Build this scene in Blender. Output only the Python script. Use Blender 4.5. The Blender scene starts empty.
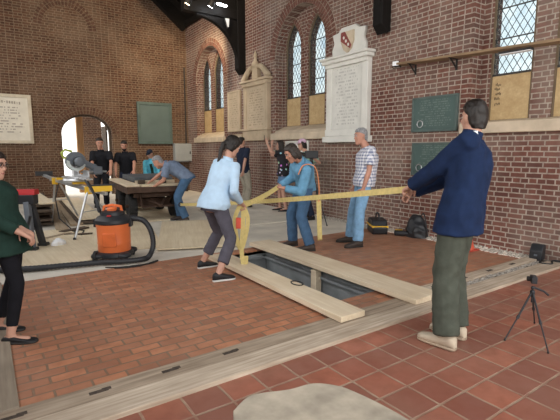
import bpy, bmesh, math, random
from math import sin, cos, pi, radians, sqrt, atan2
from mathutils import Vector as V, Matrix, noise
from mathutils.geometry import tessellate_polygon
import numpy as np
random.seed(7)
C = bpy.context.scene.collection
sc = bpy.context.scene
XW, YB = 6.0, 14.35          # right wall face, back wall face

# ------------------------------------------------------------------ materials
def newmat(name):
    m = bpy.data.materials.new(name); m.use_nodes = True
    nt = m.node_tree; b = nt.nodes['Principled BSDF']
    return m, nt, b
def nd(nt, typ, **kw):
    n = nt.nodes.new(typ)
    for k, v in kw.items(): setattr(n, k, v)
    return n
def L(nt, a, b): nt.links.new(a, b)
def mth(nt, op, a, b=None):
    n = nd(nt, 'ShaderNodeMath', operation=op)
    for i, x in enumerate((a, b)):
        if x is None: continue
        if isinstance(x, (int, float)): n.inputs[i].default_value = x
        else: L(nt, x, n.inputs[i])
    return n.outputs[0]
def mixc(nt, f, a, b, mode='MIX'):
    n = nd(nt, 'ShaderNodeMix', data_type='RGBA', blend_type=mode)
    for sock, x in ((n.inputs[0], f), (n.inputs[6], a), (n.inputs[7], b)):
        if isinstance(x, (int, float)): sock.default_value = x
        elif isinstance(x, tuple): sock.default_value = (*x[:3], 1)
        else: L(nt, x, sock)
    return n.outputs[2]
def noise_fac(nt, vec, scale, detail=3, lo=.35, hi=.65, rough=.55):
    n = nd(nt, 'ShaderNodeTexNoise'); n.inputs['Scale'].default_value = scale
    n.inputs['Detail'].default_value = detail; n.inputs['Roughness'].default_value = rough
    if vec is not None: L(nt, vec, n.inputs['Vector'])
    r = nd(nt, 'ShaderNodeMapRange'); r.inputs[1].default_value = lo; r.inputs[2].default_value = hi
    L(nt, n.outputs['Fac'], r.inputs[0]); return r.outputs[0]
def bump(nt, b, h, strength=.4, dist=.01):
    n = nd(nt, 'ShaderNodeBump'); n.inputs['Strength'].default_value = strength; n.inputs['Distance'].default_value = dist
    L(nt, h, n.inputs['Height']); L(nt, n.outputs[0], b.inputs['Normal'])
def pos(nt): return nd(nt, 'ShaderNodeNewGeometry').outputs['Position']
def objc(nt): return nd(nt, 'ShaderNodeTexCoord').outputs['Object']
def plain(name, col, rough=.6, metal=0, var=.15, vscale=6, spec=.4):
    m, nt, b = newmat(name)
    f = noise_fac(nt, objc(nt), vscale, 4, .3, .7)
    c = mixc(nt, f, tuple(x*(1-var) for x in col), tuple(min(1, x*(1+var)) for x in col))
    L(nt, c, b.inputs['Base Color']); b.inputs['Roughness'].default_value = rough
    b.inputs['Metallic'].default_value = metal; b.inputs['Specular IOR Level'].default_value = spec
    return m
def emis(name, col, s):
    m, nt, b = newmat(name); b.inputs['Base Color'].default_value = (*col, 1)
    b.inputs['Emission Color'].default_value = (*col, 1); b.inputs['Emission Strength'].default_value = s; return m
def wood(name, c1, c2, axis='X', rough=.7, dirt=None):
    """grain stretched along one axis of the object"""
    m, nt, b = newmat(name)
    mp = nd(nt, 'ShaderNodeMapping'); s = {'X': (1.2, 22, 22), 'Y': (22, 1.2, 22), 'Z': (22, 22, 1.2)}[axis]
    mp.inputs['Scale'].default_value = s; L(nt, objc(nt), mp.inputs['Vector'])
    f = noise_fac(nt, mp.outputs[0], 1.6, 5, .3, .7)
    c = mixc(nt, f, c1, c2)
    f2 = noise_fac(nt, objc(nt), 2.5, 3, .35, .7)
    d = dirt or tuple(x*.62 for x in c1)
    c = mixc(nt, mth(nt, 'MULTIPLY', f2, .45), c, d)
    L(nt, c, b.inputs['Base Color']); b.inputs['Roughness'].default_value = rough
    bump(nt, b, f, .25, .004); b.inputs['Specular IOR Level'].default_value = .2; return m
def brick_wall(name, ca, cb, mortar, bw=.208, rh=.071, dark=.5, shift=0):
    m, nt, b = newmat(name)
    s = nd(nt, 'ShaderNodeSeparateXYZ'); L(nt, pos(nt), s.inputs[0])
    u = mth(nt, 'ADD', mth(nt, 'ADD', s.outputs[0], s.outputs[1]), 40+shift)
    cv = nd(nt, 'ShaderNodeCombineXYZ'); L(nt, u, cv.inputs[0]); L(nt, mth(nt, 'ADD', s.outputs[2], 2.0), cv.inputs[1])
    wob = nd(nt, 'ShaderNodeTexNoise'); wob.inputs['Scale'].default_value = 5; L(nt, pos(nt), wob.inputs['Vector'])
    sc_ = nd(nt, 'ShaderNodeVectorMath', operation='SCALE'); L(nt, wob.outputs['Color'], sc_.inputs[0]); sc_.inputs['Scale'].default_value = .012
    ad = nd(nt, 'ShaderNodeVectorMath', operation='ADD'); L(nt, cv.outputs[0], ad.inputs[0]); L(nt, sc_.outputs[0], ad.inputs[1])
    t = nd(nt, 'ShaderNodeTexBrick', offset=.5, squash=.52, squash_frequency=2)
    t.inputs['Scale'].default_value = 1; t.inputs['Brick Width'].default_value = bw; t.inputs['Row Height'].default_value = rh
    t.inputs['Mortar Size'].default_value = .0095; t.inputs['Mortar Smooth'].default_value = .25; t.inputs['Bias'].default_value = -.1
    t.inputs['Color1'].default_value = (*ca, 1); t.inputs['Color2'].default_value = (*cb, 1); t.inputs['Mortar'].default_value = (*mortar, 1)
    L(nt, ad.outputs[0], t.inputs['Vector'])
    f1 = noise_fac(nt, pos(nt), 11, 4, .3, .7); f2 = noise_fac(nt, pos(nt), .9, 3, .4, .68)
    c = mixc(nt, mth(nt, 'MULTIPLY', f1, .55), t.outputs['Color'], tuple(x*dark for x in ca))
    c = mixc(nt, mth(nt, 'MULTIPLY', f2, .28), c, tuple(x*1.25 for x in mortar))
    L(nt, c, b.inputs['Base Color']); b.inputs['Roughness'].default_value = .88; b.inputs['Specular IOR Level'].default_value = .25
    inv = mth(nt, 'SUBTRACT', 1, t.outputs['Fac']); bump(nt, b, inv, .7, .012); return m
def paver(name, ca, cb, mortar, bw, rh, ms, offs, rough, ox=0, oy=0, dark=.55, dk=.5, wobs=.01):
    m, nt, b = newmat(name)
    mp = nd(nt, 'ShaderNodeMapping'); mp.inputs['Location'].default_value = (ox, oy, 0); L(nt, pos(nt), mp.inputs['Vector'])
    wob = nd(nt, 'ShaderNodeTexNoise'); wob.inputs['Scale'].default_value = 4; L(nt, pos(nt), wob.inputs['Vector'])
    sc_ = nd(nt, 'ShaderNodeVectorMath', operation='SCALE'); L(nt, wob.outputs['Color'], sc_.inputs[0]); sc_.inputs['Scale'].default_value = wobs
    ad = nd(nt, 'ShaderNodeVectorMath', operation='ADD'); L(nt, mp.outputs[0], ad.inputs[0]); L(nt, sc_.outputs[0], ad.inputs[1])
    t = nd(nt, 'ShaderNodeTexBrick', offset=offs, squash=1)
    t.inputs['Scale'].default_value = 1; t.inputs['Brick Width'].default_value = bw; t.inputs['Row Height'].default_value = rh
    t.inputs['Mortar Size'].default_value = ms; t.inputs['Mortar Smooth'].default_value = .3; t.inputs['Bias'].default_value = 0
    t.inputs['Color1'].default_value = (*ca, 1); t.inputs['Color2'].default_value = (*cb, 1); t.inputs['Mortar'].default_value = (*mortar, 1)
    L(nt, ad.outputs[0], t.inputs['Vector'])
    f1 = noise_fac(nt, pos(nt), 7, 5, .35, .7); f2 = noise_fac(nt, pos(nt), 1.3, 3, .4, .7)
    c = mixc(nt, mth(nt, 'MULTIPLY', f1, dk), t.outputs['Color'], tuple(x*dark for x in ca))
    c = mixc(nt, mth(nt, 'MULTIPLY', f2, .22), c, (.30, .23, .17))
    L(nt, c, b.inputs['Base Color'])
    r = mth(nt, 'ADD', mth(nt, 'MULTIPLY', f1, .2), rough); L(nt, r, b.inputs['Roughness'])
    inv = mth(nt, 'SUBTRACT', 1, t.outputs['Fac']); bump(nt, b, inv, .6, .01); return m
def inscription(name, base, ink, row, axis, z0, u0, u1, top, dens=.45):
    """rows of small cut letters, too worn to read, on a panel (object space: axis across, Z up)"""
    m, nt, b = newmat(name)
    s = nd(nt, 'ShaderNodeSeparateXYZ'); L(nt, objc(nt), s.inputs[0])
    u = s.outputs['XYZ'.index(axis)]; z = mth(nt, 'SUBTRACT', s.outputs[2], z0)
    rowi = mth(nt, 'FLOOR', mth(nt, 'DIVIDE', z, row)); fr = mth(nt, 'FRACT', mth(nt, 'DIVIDE', z, row))
    band = mth(nt, 'MULTIPLY', mth(nt, 'GREATER_THAN', fr, .3), mth(nt, 'LESS_THAN', fr, .78))
    wn = nd(nt, 'ShaderNodeTexWhiteNoise', noise_dimensions='2D'); cv = nd(nt, 'ShaderNodeCombineXYZ')
    L(nt, mth(nt, 'FLOOR', mth(nt, 'DIVIDE', u, row*.36)), cv.inputs[0]); L(nt, rowi, cv.inputs[1]); L(nt, cv.outputs[0], wn.inputs['Vector'])
    on = mth(nt, 'GREATER_THAN', wn.outputs[0], 1-dens)
    wn2 = nd(nt, 'ShaderNodeTexWhiteNoise', noise_dimensions='1D'); L(nt, rowi, wn2.inputs['W'])
    mid, half = (u0+u1)/2, (u1-u0)/2
    lim = mth(nt, 'MULTIPLY', mth(nt, 'ADD', mth(nt, 'MULTIPLY', wn2.outputs[0], .4), .6), half)
    ins = mth(nt, 'LESS_THAN', mth(nt, 'ABSOLUTE', mth(nt, 'SUBTRACT', u, mid)), lim)
    ins = mth(nt, 'MULTIPLY', ins, mth(nt, 'MULTIPLY', mth(nt, 'GREATER_THAN', z, 0), mth(nt, 'LESS_THAN', z, top-z0)))
    f = mth(nt, 'MULTIPLY', mth(nt, 'MULTIPLY', on, band), ins)
    n = noise_fac(nt, objc(nt), 5, 4, .3, .7)
    c = mixc(nt, n, tuple(x*.85 for x in base), base)
    c = mixc(nt, f, c, ink); L(nt, c, b.inputs['Base Color']); b.inputs['Roughness'].default_value = .6
    return m

M = {}
M['brick_r'] = brick_wall('brick_right', (.205, .082, .060), (.10, .045, .037), (.45, .39, .325))
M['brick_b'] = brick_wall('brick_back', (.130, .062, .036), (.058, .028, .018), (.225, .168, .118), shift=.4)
M['vous'] = plain('arch_brick', (.165, .072, .053), .85, var=.35, vscale=9)
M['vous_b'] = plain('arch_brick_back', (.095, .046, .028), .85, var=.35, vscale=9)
M['mortar'] = plain('mortar', (.40, .33, .26), .9)
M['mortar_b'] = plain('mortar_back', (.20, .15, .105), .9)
M['tile'] = paver('quarry_tile', (.40, .135, .08), (.22, .082, .058), (.36, .26, .18), .236, .2285, .009, 0, .34, ox=.105, oy=.265-.0, wobs=.014, dk=.75)
M['paver'] = paver('brick_paver', (.52, .215, .11), (.31, .132, .076), (.20, .14, .09), .207, .0955, .0085, .5, .5, ox=.06, oy=.04, dk=.6, wobs=.02)
M['paver2'] = paver('brick_paver_right', (.50, .22, .12), (.34, .148, .085), (.32, .22, .15), .207, .0955, .007, .5, .55, ox=.13, oy=.02, dk=.4)
M['sleeper'] = wood('sleeper_pale', (.34, .265, .19), (.66, .55, .43), 'X', .8, (.27, .20, .14))
M['sleeper_d'] = wood('sleeper_grey', (.24, .18, .125), (.47, .375, .28), 'X', .85, (.17, .125, .085))
M['sleeper_y'] = wood('sleeper_side', (.24, .19, .14), (.34, .28, .21), 'Y', .85)
M['slot'] = plain('slot_dark', (.06, .043, .032), .9, vscale=40, var=.4)
M['plank'] = wood('fresh_pine', (.66, .53, .37), (.78, .67, .5), 'Y', .6, (.56, .42, .26))
M['ply'] = wood('plywood', (.66, .54, .36), (.78, .67, .49), 'Y', .65, (.56, .44, .29))
M['oldboard'] = wood('old_board', (.30, .22, .14), (.44, .34, .23), 'Y', .75)
M['dirtyboard'] = wood('dark_board', (.075, .055, .04), (.15, .11, .08), 'Y', .8)
M['timber'] = wood('porch_timber', (.36, .20, .09), (.50, .30, .15), 'Z', .7)
M['roof'] = wood('roof_stain', (.006, .0045, .0035), (.013, .010, .008), 'X', .75)
M['post'] = wood('black_timber', (.005, .004, .0035), (.010, .008, .007), 'Z', .7)
M['cart_wood'] = wood('cart_wood', (.17, .11, .07), (.28, .19, .12), 'X', .8)
M['concrete'] = plain('pale_concrete', (.64, .59, .50), .8, var=.16, vscale=1.8)
M['patch'] = plain('grey_mortar_patch', (.43, .37, .285), .8, var=.28, vscale=5)
M['vault'] = plain('vault_grey', (.23, .245, .25), .7, var=.2, vscale=4)
M['vaultfloor'] = plain('vault_floor', (.12, .115, .105), .9, var=.35, vscale=7)
M['stone'] = plain('sill_stone', (.56, .46, .34), .8, var=.16, vscale=4)
M['beige'] = plain('beige_stone', (.50, .40, .28), .75, var=.14, vscale=4)
M['marble'] = plain('white_marble', (.70, .69, .64), .5, var=.08, vscale=3)
M['iron'] = plain('dark_iron', (.03, .027, .025), .6, .3)
M['rust'] = plain('rusty_iron', (.085, .05, .035), .8, .2, var=.4)
M['rubber'] = plain('rubber', (.018, .018, .018), .75)
M['blackp'] = plain('black_plastic', (.022, .023, .026), .45)
M['greyp'] = plain('grey_plastic', (.12, .135, .155), .5)
M['orange'] = plain('orange_plastic', (.72, .17, .05), .4, var=.06)
M['yellow'] = plain('yellow_paint', (.75, .45, .02), .4, var=.06)
M['alu'] = plain('aluminium', (.55, .56, .57), .35, .7, var=.06)
M['steel'] = plain('steel', (.45, .46, .47), .35, .8)
M['red'] = plain('red_plastic', (.42, .022, .025), .45, var=.08)
M['white'] = plain('white_plastic', (.8, .81, .82), .5, var=.04)
M['greenpl'] = plain('green_bronze', (.078, .135, .118), .45, .0, var=.25, vscale=8)
M['greenfr'] = plain('green_frame', (.075, .11, .10), .5, var=.2)
M['cab'] = plain('grey_cabinet', (.33, .35, .35), .4, .1, var=.05)
M['slab'] = plain('dark_slab', (.085, .095, .105), .6, var=.35, vscale=12)
M['gravel'] = plain('gravel', (.40, .36, .31), .9, var=.5, vscale=40)
M['frame'] = plain('window_metal', (.035, .03, .026), .6)
M['framew'] = wood('window_wood', (.14, .10, .065), (.22, .16, .10), 'Z', .7)
M['sling'] = plain('yellow_webbing', (.60, .48, .19), .8, var=.12, vscale=30)
M['slingo'] = plain('orange_sleeve', (.72, .27, .12), .8, var=.1, vscale=30)
M['slingr'] = plain('red_tag', (.65, .10, .06), .7)
M['shelfwood'] = wood('wall_board', (.25, .165, .095), (.36, .25, .15), 'Y', .7)
def plymat():
    m, nt, b = newmat('osb_panel')
    f = noise_fac(nt, pos(nt), 9, 5, .3, .7); v = nd(nt, 'ShaderNodeTexVoronoi'); v.inputs['Scale'].default_value = 30; L(nt, pos(nt), v.inputs['Vector'])
    c = mixc(nt, f, (.47, .32, .15), (.62, .46, .25)); c = mixc(nt, mth(nt, 'MULTIPLY', v.outputs['Distance'], .5), c, (.38, .25, .11))
    L(nt, c, b.inputs['Base Color']); b.inputs['Roughness'].default_value = .7; return m
M['osb'] = plymat()
def glassmat():
    """leaded quarry glass: diamond lead cames in the pane's own pattern"""
    m, nt, b = newmat('leaded_glass'); nt.nodes.remove(b)
    s = nd(nt, 'ShaderNodeSeparateXYZ'); L(nt, pos(nt), s.inputs[0])
    y = mth(nt, 'MULTIPLY', s.outputs[1], 1/.105); z = mth(nt, 'MULTIPLY', s.outputs[2], 1/.17)
    fs = []
    for op in ('ADD', 'SUBTRACT'):
        fr = mth(nt, 'FRACT', mth(nt, 'ADD', mth(nt, op, y, z), 50))
        fs.append(mth(nt, 'LESS_THAN', mth(nt, 'ABSOLUTE', mth(nt, 'SUBTRACT', fr, .5)), .045))
    f = mth(nt, 'MAXIMUM', fs[0], fs[1])
    fn = noise_fac(nt, pos(nt), 3, 3, .3, .7)
    tr = nd(nt, 'ShaderNodeBsdfTransparent'); L(nt, mixc(nt, fn, (.47, .54, .58), (.60, .64, .645)), tr.inputs[0])
    gl = nd(nt, 'ShaderNodeBsdfGlossy'); gl.inputs['Roughness'].default_value = .15
    mx = nd(nt, 'ShaderNodeMixShader'); mx.inputs[0].default_value = .05; L(nt, tr.outputs[0], mx.inputs[1]); L(nt, gl.outputs[0], mx.inputs[2])
    df = nd(nt, 'ShaderNodeBsdfDiffuse'); df.inputs[0].default_value = (.05, .055, .06, 1)
    m2 = nd(nt, 'ShaderNodeMixShader'); L(nt, f, m2.inputs[0]); L(nt, mx.outputs[0], m2.inputs[1]); L(nt, df.outputs[0], m2.inputs[2])
    L(nt, m2.outputs[0], nt.nodes['Material Output'].inputs[0]); return m
M['glass'] = glassmat()
def fabric(name, col, var=.18, rough=.9):
    m, nt, b = newmat(name)
    f = noise_fac(nt, objc(nt), 14, 4, .3, .7)
    L(nt, mixc(nt, f, tuple(x*(1-var) for x in col), tuple(x*(1+var) for x in col)), b.inputs['Base Color'])
    b.inputs['Roughness'].default_value = rough; b.inputs['Specular IOR Level'].default_value = .2
    w = noise_fac(nt, objc(nt), 400, 1, .2, .8); bump(nt, b, w, .12, .002); return m
def plaidmat():
    m, nt, b = newmat('plaid_cotton'); s = nd(nt, 'ShaderNodeSeparateXYZ'); L(nt, objc(nt), s.inputs[0])
    def line(x, p, wd): return mth(nt, 'LESS_THAN', mth(nt, 'FRACT', mth(nt, 'ADD', mth(nt, 'DIVIDE', x, p), 50)), wd)
    a = line(mth(nt, 'ADD', s.outputs[0], s.outputs[1]), .046, .42); c = line(s.outputs[2], .046, .42)
    f = mth(nt, 'MULTIPLY', mth(nt, 'ADD', a, c), .5)
    L(nt, mixc(nt, f, (.74, .74, .78), (.13, .16, .28)), b.inputs['Base Color']); b.inputs['Roughness'].default_value = .9; return m
def floralmat():
    m, nt, b = newmat('floral_print'); v = nd(nt, 'ShaderNodeTexVoronoi'); v.inputs['Scale'].default_value = 11; L(nt, objc(nt), v.inputs['Vector'])
    f = mth(nt, 'LESS_THAN', v.outputs['Distance'], .27)
    c = mixc(nt, .35, v.outputs['Color'], (.75, .5, .5))
    L(nt, mixc(nt, f, (.018, .017, .022), c), b.inputs['Base Color']); b.inputs['Roughness'].default_value = .9; return m
for k, c in dict(navy=(.009, .02, .058), olive=(.068, .075, .058), lightblue=(.46, .62, .78), greypants=(.085, .08, .10), denim=(.135, .31, .47),
                 jeans=(.065, .13, .23), palejeans=(.22, .40, .60), bluegrey=(.17, .22, .31), black=(.011, .012, .016), cyan=(.10, .42, .58),
                 darkblue=(.018, .024, .045), khaki=(.32, .29, .23), green=(.014, .034, .026), leggings=(.009, .009, .012), pink=(.62, .42, .55),
                 mint=(.35, .55, .45), shorts=(.12, .22, .38), cap=(.015, .02, .035), sock=(.3, .3, .3)).items(): M[k] = fabric('cloth_'+k, c, .07 if k == 'lightblue' else .18)
M['plaid'] = plaidmat(); M['floral'] = floralmat()
M['skin'] = plain('skin', (.52, .29, .21), .55, var=.06, vscale=9); M['skin2'] = plain('skin_ruddy', (.48, .24, .165), .55, var=.08, vscale=9)
M['eyew'] = plain('eye_white', (.45, .42, .4), .3, var=.02); M['eyed'] = plain('eye_dark', (.02, .014, .01), .2); M['lip'] = plain('lip', (.36, .14, .12), .5)
for k, c in dict(hairdark=(.018, .012, .009), hairbrown=(.011, .007, .005), hairgrey=(.24, .24, .245), hairlong=(.035, .026, .021)).items(): M[k] = plain(k, c, .5, var=.5, vscale=60)
M['shoe_black'] = plain('shoe_black', (.014, .014, .016), .5); M['shoe_tan'] = plain('shoe_tan', (.52, .43, .32), .7); M['shoe_brown'] = plain('shoe_brown', (.055, .04, .032), .6)
M['sole_white'] = plain('sole_white', (.72, .71, .68), .6); M['sole_dark'] = plain('sole_dark', (.03, .027, .025), .7); M['sole_tan'] = plain('sole_tan', (.36, .27, .19), .7)

# ------------------------------------------------------------------ mesh building
def smooth_path(p, n=12):
    p = [V(q) for q in p]; out = []
    for i in range(len(p)-1):
        p0, p1, p2, p3 = p[max(i-1, 0)], p[i], p[i+1], p[min(i+2, len(p)-1)]
        for k in range(n):
            u = k/n; out.append(.5*((2*p1)+(p2-p0)*u+(2*p0-5*p1+4*p2-p3)*u*u+(3*p1-p0-3*p2+p3)*u**3))
    return out+[p[-1]]
class MB:
    def __init__(s): s.v = []; s.f = []; s.m = []; s.mi = 0
    def add(s, vs, fs):
        o = len(s.v); s.v += [V(p) for p in vs]; s.f += [tuple(i+o for i in f) for f in fs]; s.m += [s.mi]*len(fs); return s
    def box(s, c, d, R=None):
        hx, hy, hz = d[0]/2, d[1]/2, d[2]/2; c = V(c)
        p = [V((x*hx, y*hy, z*hz)) for z in (-1, 1) for y in (-1, 1) for x in (-1, 1)]
        if R is not None: p = [R @ q for q in p]
        return s.add([c+q for q in p], [(0, 2, 3, 1), (4, 5, 7, 6), (0, 1, 5, 4), (2, 6, 7, 3), (0, 4, 6, 2), (1, 3, 7, 5)])
    def bar(s, a, b, w, h, up=V((0, 0, 1))):
        a, b = V(a), V(b); d = (b-a).normalized(); l = d.cross(up)
        if l.length < 1e-4: l = d.cross(V((1, 0, 0)))
        l.normalize(); u = l.cross(d)
        p = [q + l*(x*w/2) + u*(z*h/2) for q in (a, b) for z in (-1, 1) for x in (-1, 1)]
        return s.add(p, [(0, 1, 3, 2), (4, 6, 7, 5), (0, 4, 5, 1), (2, 3, 7, 6), (0, 2, 6, 4), (1, 5, 7, 3)])
    def loft(s, secs, n=16, cap=True, e=2.0):
        """secs: (centre, vector u, vector v) ellipses joined in a row"""
        vs = []
        for c, u, w in secs:
            for i in range(n):
                a = 2*pi*i/n; ca, sa = cos(a), sin(a)
                if e != 2: ca = math.copysign(abs(ca)**(2/e), ca); sa = math.copysign(abs(sa)**(2/e), sa)
                vs.append(V(c)+V(u)*ca+V(w)*sa)
        fs = []
        for k in range(len(secs)-1):
            for i in range(n):
                j = (i+1) % n; fs.append((k*n+i, k*n+j, (k+1)*n+j, (k+1)*n+i))
        if cap: fs += [tuple(range(n-1, -1, -1)), tuple(range((len(secs)-1)*n, len(secs)*n))]
        return s.add(vs, fs)
    def tube(s, pts, r, n=10, cap=True):
        pts = [V(p) for p in pts]; rs = r if isinstance(r, (list, tuple)) else [r]*len(pts); secs = []
        t0 = (pts[1]-pts[0]).normalized(); u = t0.orthogonal().normalized()
        for i, p in enumerate(pts):
            t = ((pts[min(i+1, len(pts)-1)]-pts[max(i-1, 0)])).normalized()
            u = (u - t*u.dot(t)).normalized(); w = t.cross(u)
            secs.append((p, u*rs[i], w*rs[i]))
        return s.loft(secs, n, cap)
    def ball(s, c, r, n=12, m=8, R=None):
        r = (r, r, r) if isinstance(r, (int, float)) else r; c = V(c); vs = []; fs = []
        for k in range(1, m):
            th = pi*k/m
            for i in range(n):
                a = 2*pi*i/n; q = V((r[0]*sin(th)*cos(a), r[1]*sin(th)*sin(a), r[2]*cos(th))); vs.append(c+(R @ q if R is not None else q))
        q0, q1 = V((0, 0, r[2])), V((0, 0, -r[2]))
        if R is not None: q0, q1 = R @ q0, R @ q1
        vs += [c+q0, c+q1]; t, b_ = len(vs)-2, len(vs)-1
        for k in range(m-2):
            for i in range(n):
                j = (i+1) % n; fs.append((k*n+i, (k+1)*n+i, (k+1)*n+j, k*n+j))
        for i in range(n):
            j = (i+1) % n; fs += [(t, i, j), (b_, (m-2)*n+j, (m-2)*n+i)]
        return s.add(vs, fs)
    def cap(s, a, b, ra, rb, n=12):
        s.tube([a, b], [ra, rb], n); s.ball(a, ra, n, 6); s.ball(b, rb, n, 6); return s
    def lathe(s, prof, c=(0, 0, 0), n=24, R=None):
        c = V(c); secs = []
        for r, z in prof:
            q = V((0, 0, z)); u, w = V((max(r, 1e-4), 0, 0)), V((0, max(r, 1e-4), 0))
            if R is not None: q, u, w = R @ q, R @ u, R @ w
            secs.append((c+q, u, w))
        return s.loft(secs, n)
    def prism(s, outer, holes, f0, f1):
        """flat outline (with holes) swept from map f0 to map f1 (2-D -> 3-D)"""
        loops = [outer]+list(holes); flat = [p for l in loops for p in l]; N = len(flat)
        tris = tessellate_polygon([[V((p[0], p[1], 0)) for p in l] for l in loops])
        vs = [f0(*p) for p in flat]+[f1(*p) for p in flat]
        fs = [tuple(t) for t in tris]+[tuple(i+N for i in reversed(t)) for t in tris]; o = 0
        for l in loops:
            n = len(l)
            for i in range(n): j = (i+1) % n; fs.append((o+i, o+j, N+o+j, N+o+i))
            o += n
        return s.add(vs, fs)
    def ribbon(s, pts, w, th, wd):
        pts = [V(p) for p in pts]; wds = wd if isinstance(wd, list) else [V(wd)]*len(pts); vs = []; n = len(pts)
        for i, p in enumerate(pts):
            t = (pts[min(i+1, n-1)]-pts[max(i-1, 0)]).normalized(); a = V(wds[i]); a = (a-t*a.dot(t)).normalized(); b = t.cross(a)
            vs += [p+a*w/2+b*th/2, p-a*w/2+b*th/2, p-a*w/2-b*th/2, p+a*w/2-b*th/2]
        fs = [(3, 2, 1, 0), tuple(4*(n-1)+k for k in range(4))]
        for i in range(n-1):
            for k in range(4): j = (k+1) % 4; fs.append((4*i+k, 4*i+j, 4*i+4+j, 4*i+4+k))
        return s.add(vs, fs)
    def xf(s, mat): s.v = [mat @ p for p in s.v]; return s
    def mesh(s, name):
        me = bpy.data.meshes.new(name); me.from_pydata([tuple(p) for p in s.v], [], s.f)
        me.polygons.foreach_set('material_index', s.m)
        bm = bmesh.new(); bm.from_mesh(me); bmesh.ops.recalc_face_normals(bm, faces=bm.faces); bm.to_mesh(me); bm.free()
        return me

def link(name, me, mats, parent=None, smooth=None, loc=None):
    o = bpy.data.objects.new(name, me); C.objects.link(o)
    for m in (mats if isinstance(mats, (list, tuple)) else [mats]): me.materials.append(m)
    if smooth is not None: me.shade_smooth(); 
    if smooth is not None and smooth < 180: me.set_sharp_from_angle(angle=radians(smooth))
    if parent: o.parent = parent
    if loc is not None: o.location = loc
    return o
def obj(name, mb, mats, parent=None, smooth=40, bev=0, world=False, loc=None):
    """one mesh object; world=True: coordinates are world ones, parent is unrotated"""
    if world and parent is not None: off = V(parent.location); mb.v = [p-off for p in mb.v]
    if loc is not None and world: off = V(loc); mb.v = [p-off for p in mb.v]
    o = link(name, mb.mesh(name), mats, parent, smooth, loc)
    if bev:
        md = o.modifiers.new('b', 'BEVEL'); md.width = bev; md.segments = 2; md.limit_method = 'ANGLE'
    return o
def tag(o, label, cat, group=None):
    o['label'] = label; o['category'] = cat
    if group: o['group'] = group
    return o
def thing(name, label, cat, loc=(0, 0, 0), rz=0, group=None):
    o = bpy.data.objects.new(name, None); C.objects.link(o); o.empty_display_size = .1
    o.location = loc; o.rotation_euler = (0, 0, rz); return tag(o, label, cat, group)
def struct(name, mb, mats, smooth=30, bev=0):
    o = obj(name, mb, mats, None, smooth, bev); o['kind'] = 'structure'; return o
def spart(name, mb, mats, parent): return obj(name, mb, mats, parent, 30)

# ------------------------------------------------------------------ the church
def gothic(c, a, z0, zs, za, n=14):
    """pointed arch outline: centre c, half span a, foot z0, springing zs, apex za"""
    r = za-zs; R = (a*a+r*r)/(2*a); p = [(c-a, z0)]
    for i in range(n+1):
        th = i/n*math.asin(min(1, r/R)); p.append((c-a+R-R*cos(th), zs+R*sin(th)))
    for i in range(n-1, -1, -1):
        th = i/n*math.asin(min(1, r/R)); p.append((c+a-R+R*cos(th), zs+R*sin(th)))
    p.append((c+a, z0)); return p
WC = [2.78, 7.92, 12.60]; LC = [2.88, 8.08, 12.88]; ZB = [1.84, 1.98, 1.98]            # centres of the window pairs
Z0, ZS, ZA = 1.78, 3.58, 4.60       # recess
HOLE = [gothic(c, .98, Z0, ZS, ZA) for c in WC]
LANC = [[gothic(c+s*.435, .30, zb_, 3.78, 4.38) for s in (-1, 1)] for c, zb_ in zip(LC, ZB)]
mb = MB()
mb.prism([(-2, -.6), (YB+.4, -.6), (YB+.4, 5.9), (-2, 5.9)], HOLE, lambda y, z: (XW, y, z), lambda y, z: (XW+.26, y, z))
mb.prism([(-2, -.6), (YB+.4, -.6), (YB+.4, 5.9), (-2, 5.9)], [l for p in LANC for l in p], lambda y, z: (XW+.26, y, z), lambda y, z: (XW+.48, y, z))
struct('wall_right', mb, M['brick_r'])
def ellarch(c, a, z0, zs, za, n=20):
    return [(c-a, z0)]+[(c-a*cos(pi*i/n), zs+(za-zs)*sin(pi*i/n)) for i in range(n+1)]+[(c+a, z0)]
DC, DA, DZS, DZA = 2.71, .735, 1.92, 2.50
mb = MB(); d = ellarch(DC, DA, -.02, DZS, DZA)
mb.prism([(-2.5, -.02)]+d+[(XW+.3, -.02), (XW+.3, 9.5), (-2.5, 9.5)], [], lambda x, z: (x, YB, z), lambda x, z: (x, YB+.55, z))
struct('wall_back', mb, M['brick_b'])
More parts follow.
